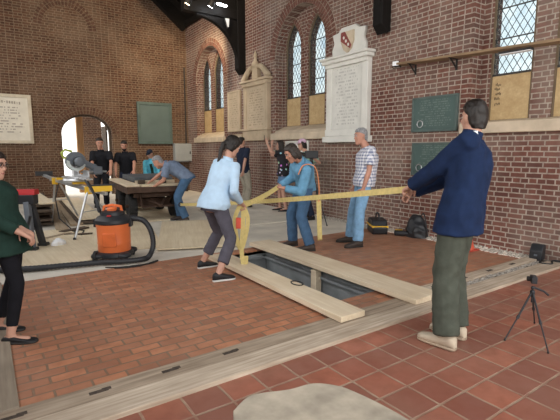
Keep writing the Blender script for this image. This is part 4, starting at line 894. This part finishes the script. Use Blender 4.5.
# ------------------------------------------------------------------ orange vacuum
vc = thing('shop_vacuum', 'orange and black workshop vacuum on castors before the plywood', 'vacuum', (1.34, 5.78, 0.0), radians(-30)); vc.scale = (1.16, 1.16, 1.05)
prof = [(.02, .095), (.165, .095), (.178, .12), (.176, .20), (.180, .215), (.176, .23), (.180, .41), (.185, .43), (.185, .46), (.02, .46)]
tk = obj('drum', MB().lathe(prof, n=32), M['orange'], vc, 30)
obj('drum_recess', MB().box((0, -.172, .27), (.15, .02, .17)), plain('orange_shade', (.60, .13, .035), .45), tk, bev=.008)
bs = MB(); bs.lathe([(.19, .045), (.205, .06), (.20, .10), (.17, .115)], n=32)
for a in range(4): c_ = V((.20*cos(pi/4+a*pi/2), .20*sin(pi/4+a*pi/2), .075)); bs.ball(c_, (.075, .075, .04), 12, 8)
obj('dolly_base', bs, M['blackp'], vc)
for a in range(4):
    c_ = V((.225*cos(pi/4+a*pi/2), .225*sin(pi/4+a*pi/2), .035)); rr = .035 if a in (3, 0) else .07
    obj('castor', MB().lathe([(rr*.5, -.018), (rr, -.014), (rr, .014), (rr*.5, .018)], c_+V((0, 0, rr-.035)), 18, R=RB), M['rubber'], vc)
hd_ = MB(); hd_.lathe([(.19, .455), (.198, .47), (.195, .505), (.165, .54), (.13, .56), (.125, .60), (.09, .615), (.01, .62)], n=32); h_ = obj('motor_head', hd_, M['blackp'], vc, 30)
for s_ in (-1, 1): obj('latch', MB().box((s_*.19, 0, .46), (.035, .09, .10)), M['blackp'], vc, bev=.008)
obj('carry_handle', MB().tube([(-.10, .0, .58), (-.09, 0, .66), (0, 0, .68), (.09, 0, .66), (.10, 0, .58)], .018, 8), M['orange'], h_)
obj('tank_knob', MB().lathe([(.05, .61), (.055, .64), (.045, .655), (.01, .66)], (.0, -.03, 0), 18), M['orange'], h_)
obj('hose_port', MB().tube([(.15, .05, .50), (.24, .08, .50)], .04, 12), M['blackp'], vc)
obj('switch', MB().box((0, -.14, .565), (.04, .03, .015)), M['red'], h_)
# hose: leaves the head on the right, loops to the floor, runs round the front and off to the left
def hose(name, pts, r, mat, label, n=12, rib=True):
    q = smooth_path(pts, n); rs = [r*(1+(.07 if i % 2 else -.05)) for i in range(len(q))] if rib else r
    return tag(obj(name, MB().tube(q, rs, 10), mat), label, 'hose')
hose('vacuum_hose', [(1.58, 5.70, .525), (1.68, 5.60, .50), (1.74, 5.52, .38), (1.75, 5.46, .20), (1.68, 5.42, .06), (1.56, 5.36, .045), (1.30, 5.40, .045), (1.08, 5.50, .045), (.72, 5.58, .045), (.38, 5.66, .045), (.05, 5.8, .045)], .034, M['blackp'], 'black ribbed hose curling from the orange vacuum across the floor', 16)
wd = MB(); wd.tube(smooth_path([(1.22, 6.02, .60), (1.20, 6.2, .85), (1.18, 6.45, .98)]), .016, 8); wd.tube(smooth_path([(1.26, 6.0, .42), (1.22, 6.1, .75), (1.12, 6.3, 1.02)]), .014, 8); obj('vacuum_wand', wd, M['blackp'], None); tag(bpy.data.objects['vacuum_wand'], 'black wand tubes leaning up behind the orange vacuum against the saw stand', 'wand')
tag(obj('power_cord', MB().tube(smooth_path([(1.12, 5.35, .012), (1.3, 5.25, .012), (1.62, 5.22, .012), (1.75, 5.32, .012), (1.45, 5.18, .012), (1.2, 5.25, .012)]), .008, 6), M['rubber']), 'thin black cord coiled on the bricks in front of the vacuum', 'cord')
tag(obj('crowbar', MB().tube([(.28, 6.15, .05), (.42, 5.95, .62)], .018, 8), M['blackp']), 'dark pole leaning by the hands of the woman in green', 'pole')
# ------------------------------------------------------------------ cart
ct = thing('flatbed_cart', 'old flatbed cart with rubber tyres and a plank deck', 'cart', (2.26, 8.42, 0), radians(-5))
CW, CL, CZ = 1.16, 2.3, .70
for i in range(5): obj('deck_plank', MB().box((CW*(i+.5)/5, CL/2, CZ-.02), (CW/5-.008, CL, .04)), M['cart_wood'], ct, bev=.004)
obj('edge_board', MB().box((CW/2, .0, CZ-.055), (CW+.04, .05, .11)), M['rust'], ct, bev=.005); obj('edge_board', MB().box((-.0, CL/2, CZ-.07), (.05, CL, .11)), M['rust'], ct, bev=.005); obj('edge_board', MB().box((CW, CL/2, CZ-.07), (.05, CL, .11)), M['rust'], ct, bev=.005)
ch = MB()
for x in (.28, .88): ch.box((x, CL/2, .56), (.08, CL-.2, .10))
for y in (.2, .8, CL-.8, CL-.2): ch.box((.58, y, .52), (.9, .07, .08))
obj('chassis', ch, M['rust'], ct)
for y in (.52, CL-.52):
    a = MB(); a.tube([(.02, y, .28), (CW-.02, y, .28)], .03, 10); a.box((CW/2, y, .36), (.7, .10, .12)); a.tube([(.2, y-.22, .5), (.3, y, .3), (.2, y+.22, .5)], .02, 8); a.tube([(CW-.2, y-.22, .5), (CW-.3, y, .3), (CW-.2, y+.22, .5)], .02, 8); obj('axle', a, M['rust'], ct)
    for x in (.14, CW-.14):
        w = MB(); w.lathe([(.14, -.06), (.20, -.085), (.262, -.075), (.28, -.04), (.28, .04), (.262, .075), (.20, .085), (.14, .06)], (x, y, .28), 30, R=RB)
        for k in range(24):
            a_ = 2*pi*k/24; w.box((x, y+.281*cos(a_), .28+.281*sin(a_)), (.11, .03, .012), Matrix.Rotation(-(pi/2-a_) if 0 else a_-pi/2, 3, 'X'))
        wo = obj('wheel', w, M['rubber'], ct)
        obj('rim', MB().lathe([(.02, -.055), (.15, -.045), (.15, .045), (.02, .055)], (x, y, .28), 20, R=RB), M['rust'], wo)
dw = MB(); dw.tube([(.4, .3, .42), (.58, -.15, .34)], .025, 8); dw.tube([(.76, .3, .42), (.58, -.15, .34)], .025, 8); dw.tube([(.25, .12, .55), (.25, .05, .30), (.92, .05, .30), (.92, .12, .55)], .022, 8); obj('drawbar', dw, M['rust'], ct)
cR = Matrix.Rotation(radians(-5), 3, 'Z'); cw = lambda x, y, z: V(ct.location)+cR @ V((x, y, z))
board('plank', 'light plank along the left edge of the cart deck', 'plank', cw(.12, .1, CZ+.022), cw(.12, CL+.1, CZ+.022), .26, .04, M['plank'])
board('plank', 'light plank across the near end of the cart deck', 'plank', cw(.27, .16, CZ+.018), cw(CW-.02, .16, CZ+.018), .28, .034, M['ply'])
board('batten', 'pale batten lying in front of the dark slab on the cart', 'batten', cw(.30, .85, CZ+.035), cw(CW-.03, .85, CZ+.035), .10, .07, M['plank'])
for x, wh in ((.40, 'left'), (.85, 'right')):
    o = tag(obj('wood_block', MB().box((0, 0, .045), (.13, .10, .09)), M['dirtyboard'], None, bev=.006), '%s small dark block before the slab on the cart' % wh, 'block', 'dark blocks on the cart'); o.location = cw(x, .72, CZ+.001); o.rotation_euler = (0, 0, radians(-5))
sb_ = MB(); sb_.box((0, 0, .09), (.84, 1.35, .11))
o = tag(obj('stone_slab', sb_, M['slab'], None, bev=.012), 'dark blue-grey stone slab lying on the cart deck', 'slab'); o.location = cw(.70, 1.6, CZ+.0); o.rotation_euler = (0, 0, radians(-5))
for y, wh in ((1.1, 'near'), (2.1, 'far')):
    o = tag(obj('bearer', MB().box((0, 0, .017), (.8, .08, .034)), M['dirtyboard']), 'wooden bearer under the %s end of the slab on the cart' % wh, 'bearer', 'bearers under the slab'); o.location = cw(.68, y, CZ+.0005); o.rotation_euler = (0, 0, radians(-5))
# ------------------------------------------------------------------ straps
W = {k: v['W'] for k, v in P.items()}
def sag(a, b, s, n=16): a, b = V(a), V(b); return [a.lerp(b, i/n)-V((0, 0, s*4*(i/n)*(1-i/n))) for i in range(n+1)]
a = (W['navy'][1]+W['navy'][-1])/2; fd = (W['navy'][1]-P['navy']['E'][1]).normalized(); a = W['navy'][1]+fd*.075
b = V((3.12, 7.95, .36))
pts = [W['navy'][-1]+(W['navy'][-1]-P['navy']['E'][-1]).normalized()*.05]+sag(a, b, .03)
st_ = thing('lifting_strap', 'long yellow webbing strap stretched from the navy-jacketed man to the cart', 'strap', (a.x, a.y, 0))
obj('webbing', MB().ribbon(pts, .054, .006, V((0, 0, 1))), M['sling'], st_, world=True)
obj('end_hook', MB().tube([b+V((.04*cos(k*pi/5), 0, .04*sin(k*pi/5))) for k in range(9)], .010, 6), M['iron'], st_, world=True)
dh = W['denim'][1]+(W['denim'][1]-P['denim']['E'][1]).normalized()*.07; gh = W['girl'][-1]+(W['girl'][-1]-P['girl']['E'][-1]).normalized()*.06
st_ = thing('lifting_strap', 'yellow strap held between the denim-shirted man and the ponytailed woman', 'strap', (dh.x, dh.y, 0))
obj('webbing', MB().ribbon(sag(dh, gh, .02), .062, .006, V((0, .3, 1))), M['sling'], st_, world=True)
g1 = gh; gl = thing('lifting_strap', 'looped yellow strap hanging from the hand of the ponytailed woman', 'strap', (g1.x, g1.y, 0))
wv = V((.82, -.57, 0))
lp = smooth_path([g1+V((-.03, .0, .02)), g1+V((-.075, .05, -.15)), g1+V((-.06, .05, -.36)), g1+V((-.02, .02, -.52)), g1+V((.03, -.01, -.36)), g1+V((.05, -.03, -.15)), g1+V((.0, -.0, .02))], 8); obj('webbing', MB().ribbon(lp, .048, .006, wv), M['sling'], gl, world=True)
lp = smooth_path([g1+V((.01, .0, .01)), g1+V((.0, .0, -.25)), g1+V((-.02, .0, -.5)), g1+V((-.01, -.01, -.68)), g1+V((.015, -.02, -.72)), g1+V((.03, -.02, -.60))], 8); obj('webbing', MB().ribbon(lp, .05, .006, wv), M['sling'], gl, world=True)
lp = [g1+V((-.045, .02, -.14)), g1+V((-.05, .02, -.27))]; obj('tag_label', MB().ribbon(lp, .055, .010, wv), M['slingr'], gl, world=True)
s1_ = P['denim']['S'][1]; ds = thing('lifting_strap', 'yellow and orange strap hung over the shoulder of the denim-shirted man', 'strap', (s1_.x, s1_.y, 0))
bk = V((.82, -.57, 0))     # towards image right = his back
sp_ = smooth_path([s1_+V((-.10, .05, -.05)), s1_+V((-.05, .02, .065)), s1_+V((.04, -.02, .085)), s1_+bk*.13+V((0, 0, .02)), s1_+bk*.17+V((0, -.0, -.22)), s1_+bk*.17+V((0, 0, -.42))], 8); obj('sleeve', MB().ribbon(sp_, .05, .010, V((.5, .8, 0))), M['slingo'], ds, world=True)
sp_ = smooth_path([s1_+bk*.17+V((0, 0, -.40)), s1_+bk*.18+V((0, 0, -.65)), s1_+bk*.19+V((0, 0, -.90)), s1_+bk*.19+V((.02, .02, -.96))], 8); obj('webbing', MB().ribbon(sp_, .065, .008, V((.82, -.57, 0))), M['sling'], ds, world=True)
# ------------------------------------------------------------------ tripods
def tripod(name, label, apex, feet, r, hub, cam=True, camlabel=None, rz=0):
    ap = V(apex); t = thing(name, label, 'tripod', (ap.x, ap.y, 0))
    for f in feet:
        f = V(f); top = ap+V((f.x-ap.x, f.y-ap.y, 0)).normalized()*hub*.8; m_ = top.lerp(f, .5); l = obj('leg', MB().tube([top, m_], r, 8).tube([m_, f+V((0, 0, .012))], r*.72, 8), M['blackp'], t, world=True)
        obj('leg_clamp', MB().tube([top.lerp(f, .47), top.lerp(f, .53)], r*1.5, 8), M['blackp'], l).location = V((0, 0, 0))-V(t.location)
        obj('foot', MB().ball(f+V((0, 0, r*1.1)), r*1.1, 8, 6), M['rubber'], l).location = V((0, 0, 0))-V(t.location)
    hb = MB(); hb.cap(ap-V((0, 0, hub)), ap+V((0, 0, hub*.6)), hub*.8, hub); hb.tube([ap-V((0, 0, hub*4)), ap+V((0, 0, hub*3))], r*.9, 8); hb.ball(ap+V((0, 0, hub*2.4)), hub*.8); obj('hub', hb, M['blackp'], t, world=True)
    return t
apx = V((3.38, 1.50, .335))
tp = tripod('mini_tripod', 'small black tripod holding an action camera on the quarry tiles', apx, [(3.12, 1.55, 0), (3.17, 1.27, 0), (3.64, 1.58, 0)], .0075, .018)
obj('pan_handle', MB().tube([apx+V((0, 0, .05)), apx+V((.07, -.05, .015)), apx+V((.10, -.072, -.015))], .008, 8), M['blackp'], tp, world=True)
cm = thing('small_camera', 'small black camera mounted on the mini tripod', 'camera', apx+V((0, 0, .082)), radians(35))
obj('camera_body', MB().box((0, 0, .028), (.085, .04, .052)), M['blackp'], cm, bev=.005); obj('lens', MB().lathe([(.018, 0), (.019, .02), (.014, .024)], (.015, .018, .026), 16, R=Matrix.Rotation(-pi/2, 3, 'X')), M['iron'], cm); obj('hot_shoe', MB().box((-.02, 0, .058), (.03, .025, .010)), M['blackp'], cm)
tp = tripod('video_tripod', 'thin tall tripod standing behind the denim-shirted man', (5.30, 6.60, 1.02), [(5.06, 6.87, 0), (5.24, 6.04, 0), (5.72, 6.75, 0)], .013, .035)
vcm = thing('video_camera', 'black video camera on the tall tripod before the person in pink cap', 'camera', (5.30, 6.60, 1.13), radians(150))
mb = MB(); mb.tube([(5.30, 6.60, 1.05), (5.30, 6.60, 1.16)], .02, 8)
obj('camera_body', MB().box((0, 0, .20), (.26, .12, .15)), M['blackp'], vcm, bev=.015); obj('lens', MB().lathe([(.04, 0), (.055, .10), (.05, .11)], (.13, 0, .2), 16, R=RB), M['iron'], vcm); obj('mount', MB().lathe([(.03, -.02), (.03, .12), (.05, .13)], n=12), M['blackp'], vcm)
# phone of the woman in floral top
pw = W['floral'][1]+(W['floral'][1]-P['floral']['E'][1]).normalized()*.09
ph = thing('smartphone', 'phone held up by the woman in the floral top', 'phone', pw+V((-.02, .02, .0)), radians(60)); obj('case', MB().box((0, 0, .02), (.075, .009, .15)), M['iron'], ph, bev=.004); obj('screen', MB().box((0, -.005, .02), (.068, .002, .138)), M['blackp'], ph)
# ------------------------------------------------------------------ things along the right wall
tb = thing('tool_bag', 'black and yellow tool bag on the bricks by the right wall behind the checked shirt', 'bag', (5.56, 5.08, 0), radians(55))
obj('bag_body', MB().prism([(-.24, 0), (.24, 0), (.26, .12), (.18, .24), (-.18, .24), (-.26, .12)], [], lambda x, z: (x, -.13, z+.005), lambda x, z: (x, .13, z+.005)), M['blackp'], tb, bev=.03)
obj('yellow_band', MB().box((0, 0, .135), (.50, .275, .035)), M['yellow'], tb, bev=.008); obj('handle', MB().tube(smooth_path([(-.14, 0, .23), (-.08, 0, .33), (.08, 0, .33), (.14, 0, .23)]), .014, 8), M['blackp'], tb)
dr_ = thing('cordless_drill', 'yellow and black power drill lying right of the tool bag', 'drill', (5.62, 4.62, 0.052), radians(-60))
obj('drill_body', MB().lathe([(.02, -.10), (.045, -.09), (.05, .04), (.035, .10), (.02, .16)], (0, 0, .0), 16, R=RB), M['blackp'], dr_); obj('grip', MB().bar((-.03, 0, 0), (-.06, .16, -.01), .04, .05), M['blackp'], dr_, bev=.01); obj('battery', MB().box((-.06, .19, -.01), (.12, .07, .07)), M['yellow'], dr_, bev=.01); obj('chuck', MB().lathe([(.022, .15), (.028, .2), (.012, .23)], (0, 0, 0), 12, R=RB), M['iron'], dr_)
bk_ = thing('black_bag', 'black soft bag slumped at the wall foot just left of the navy jacket', 'bag', (5.78, 4.42, 0), radians(20))
mb = MB(); mb.loft([((0, 0, .0), V((.13, 0, 0)), V((0, .17, 0))), ((0, 0, .12), V((.14, 0, 0)), V((0, .18, 0))), ((.03, .02, .26), V((.09, 0, 0)), V((0, .13, 0))), ((.05, .03, .36), V((.04, 0, 0)), V((0, .07, 0)))], 16)
link('bag_body', baked('bag_body', mb, .012, 3, disp=(.02, 8, 1)), M['blackp'], bk_, 180); obj('strap', MB().tube(smooth_path([(.05, -.04, .34), (0, -.10, .40), (-.06, -.16, .25), (-.05, -.2, .03)]), .010, 6), M['blackp'], bk_)
cn = thing('traffic_cone', 'orange-red cone by the right wall, mostly behind the navy-jacketed man', 'cone', (5.60, 3.42, .003)); obj('cone_body', MB().lathe([(.11, .02), (.085, .12), (.03, .36), (.02, .38)], n=20), plain('cone_red', (.62, .11, .06), .5), cn); obj('cone_base', MB().box((0, 0, .012), (.26, .26, .022)), plain('cone_base_red', (.5, .08, .05), .6), cn, bev=.008)
bx = thing('small_case', 'small black case tilted against the right wall at the end of the gravel', 'case', (5.86, 2.58, .0), radians(10)); bx.scale = (.75, .75, .75); obj('case_body', MB().prism([(-.11, 0), (.10, 0), (.09, .26), (-.02, .27), (-.11, .16)], [], lambda x, z: (x, -.10, z+.01), lambda x, z: (x, .10, z+.01)), M['blackp'], bx, bev=.015); obj('case_latch', MB().box((-.112, 0, .10), (.012, .05, .03)), M['greyp'], bx)
tag(obj('black_cable', MB().tube(smooth_path([(5.78, 2.50, .012), (5.6, 2.42, .03), (5.66, 2.32, .03), (5.85, 2.38, .03), (5.92, 2.2, .03)]), .012, 6), M['rubber']), 'black cable lying round the tilted case by the right wall', 'cable')
# ------------------------------------------------------------------ lamps up in the truss
warm, cool = emis('lamp_warm', (1.0, .78, .5), 14), emis('lamp_cool', (.85, .93, 1.0), 14)
def spot(loc, mat, label, tilt):
    t = thing('spotlight', label, 'lamp', loc); R_ = Matrix.Rotation(tilt, 3, 'X') @ Matrix.Rotation(radians(20), 3, 'Y')
    obj('lamp_housing', MB().lathe([(.03, .16), (.06, .14), (.075, .02), (.08, 0)], n=16, R=R_), M['iron'], t); obj('lamp_face', MB().lathe([(.06, -.004), (.065, .01)], n=16, R=R_), mat, t); obj('stem', MB().tube([R_ @ V((0, 0, .15)), V((0, .0, .42))], .012, 6), M['iron'], t)
spot((4.29, 10.1, 4.86), warm, 'warm glowing spotlight, leftmost under the dark roof', radians(28)); spot((4.89, 10.1, 4.90), cool, 'white spotlight under the dark roof right of the warm one', radians(28))
t = thing('roof_batten_lamp', 'short white tube lamp under the roof above the spotlights', 'lamp', (5.21, 10.1, 5.02), radians(10)); obj('tube', MB().box((0, 0, -.02), (.28, .06, .03)), cool, t); obj('tray', MB().box((0, 0, .01), (.30, .08, .03)), M['iron'], t)
t = thing('spotlight', 'small white-faced lamp on the side of the curved black brace', 'lamp', (5.42, 10.27, 4.62), 0); obj('lamp_housing', MB().loft([((0, .03, .13), V((.07, 0, 0)), V((0, .03, 0))), ((.03, 0, -.10), V((.018, 0, 0)), V((0, .02, 0)))], 12), M['iron'], t); obj('lamp_face', MB().prism([(-.055, .13), (.065, .13), (.05, -.07), (.02, -.08)], [], lambda x, z: (x, -.035, z), lambda x, z: (x, -.02, z)), M['white'], t)

# ------------------------------------------------------------------ light and camera
w = bpy.data.worlds.new('sky'); sc.world = w; w.use_nodes = True; nt = w.node_tree; bg = nt.nodes['Background']
tc = nd(nt, 'ShaderNodeTexCoord'); s = nd(nt, 'ShaderNodeSeparateXYZ'); L(nt, tc.outputs['Generated'], s.inputs[0])
cr = nd(nt, 'ShaderNodeValToRGB'); cr.color_ramp.elements[0].position = .0; cr.color_ramp.elements[0].color = (1, .975, .93, 1); cr.color_ramp.elements[1].position = 1; cr.color_ramp.elements[1].color = (.92, .95, 1.0, 1)
L(nt, s.outputs[2], cr.inputs[0]); L(nt, cr.outputs[0], bg.inputs[0]); bg.inputs[1].default_value = 1.0
def lamp(name, typ, loc, e, col, size=.1, rot=None, spot=None):
    l = bpy.data.lights.new(name, typ); l.energy = e; l.color = col
    if typ == 'SPOT': l.spot_size = spot; l.spot_blend = .8
    if typ != 'SUN': l.shadow_soft_size = size
    o = bpy.data.objects.new(name, l); C.objects.link(o); o.location = loc
    if rot: o.rotation_euler = rot
    return o
def aim(o, p): o.rotation_euler = (V(p)-o.location).to_track_quat('-Z', 'Y').to_euler()
aim(lamp('warm_spot', 'SPOT', (4.9, 10.9, 5.0), 130, (1, .78, .5), .06, spot=radians(100)), (5.6, 13.6, 3.4))
aim(lamp('cool_spot', 'SPOT', (5.36, 10.8, 5.15), 40, (.9, .95, 1), .06, spot=radians(100)), (4.6, 9.0, 0))
aim(lamp('roof_spot', 'SPOT', (3.2, 8.2, 7.78), 300, (1, .80, .55), .04, spot=radians(90)), (4.6, 14.35, 3.2))
cam = bpy.data.cameras.new('camera'); co = bpy.data.objects.new('camera', cam); C.objects.link(co)
cam.sensor_width = 36; cam.lens = 428/560*36; cam.clip_start = .05
co.location = (0, 0, 1.42); yaw, pitch_ = radians(34.6), math.atan(60/428)
co.rotation_euler = (pi/2-pitch_, 0, -yaw); sc.camera = co
sc.view_settings.view_transform = 'Standard'; sc.view_settings.look = 'None'; sc.view_settings.gamma = 1; sc.view_settings.use_curve_mapping = False
sc.view_settings.exposure = 1.6
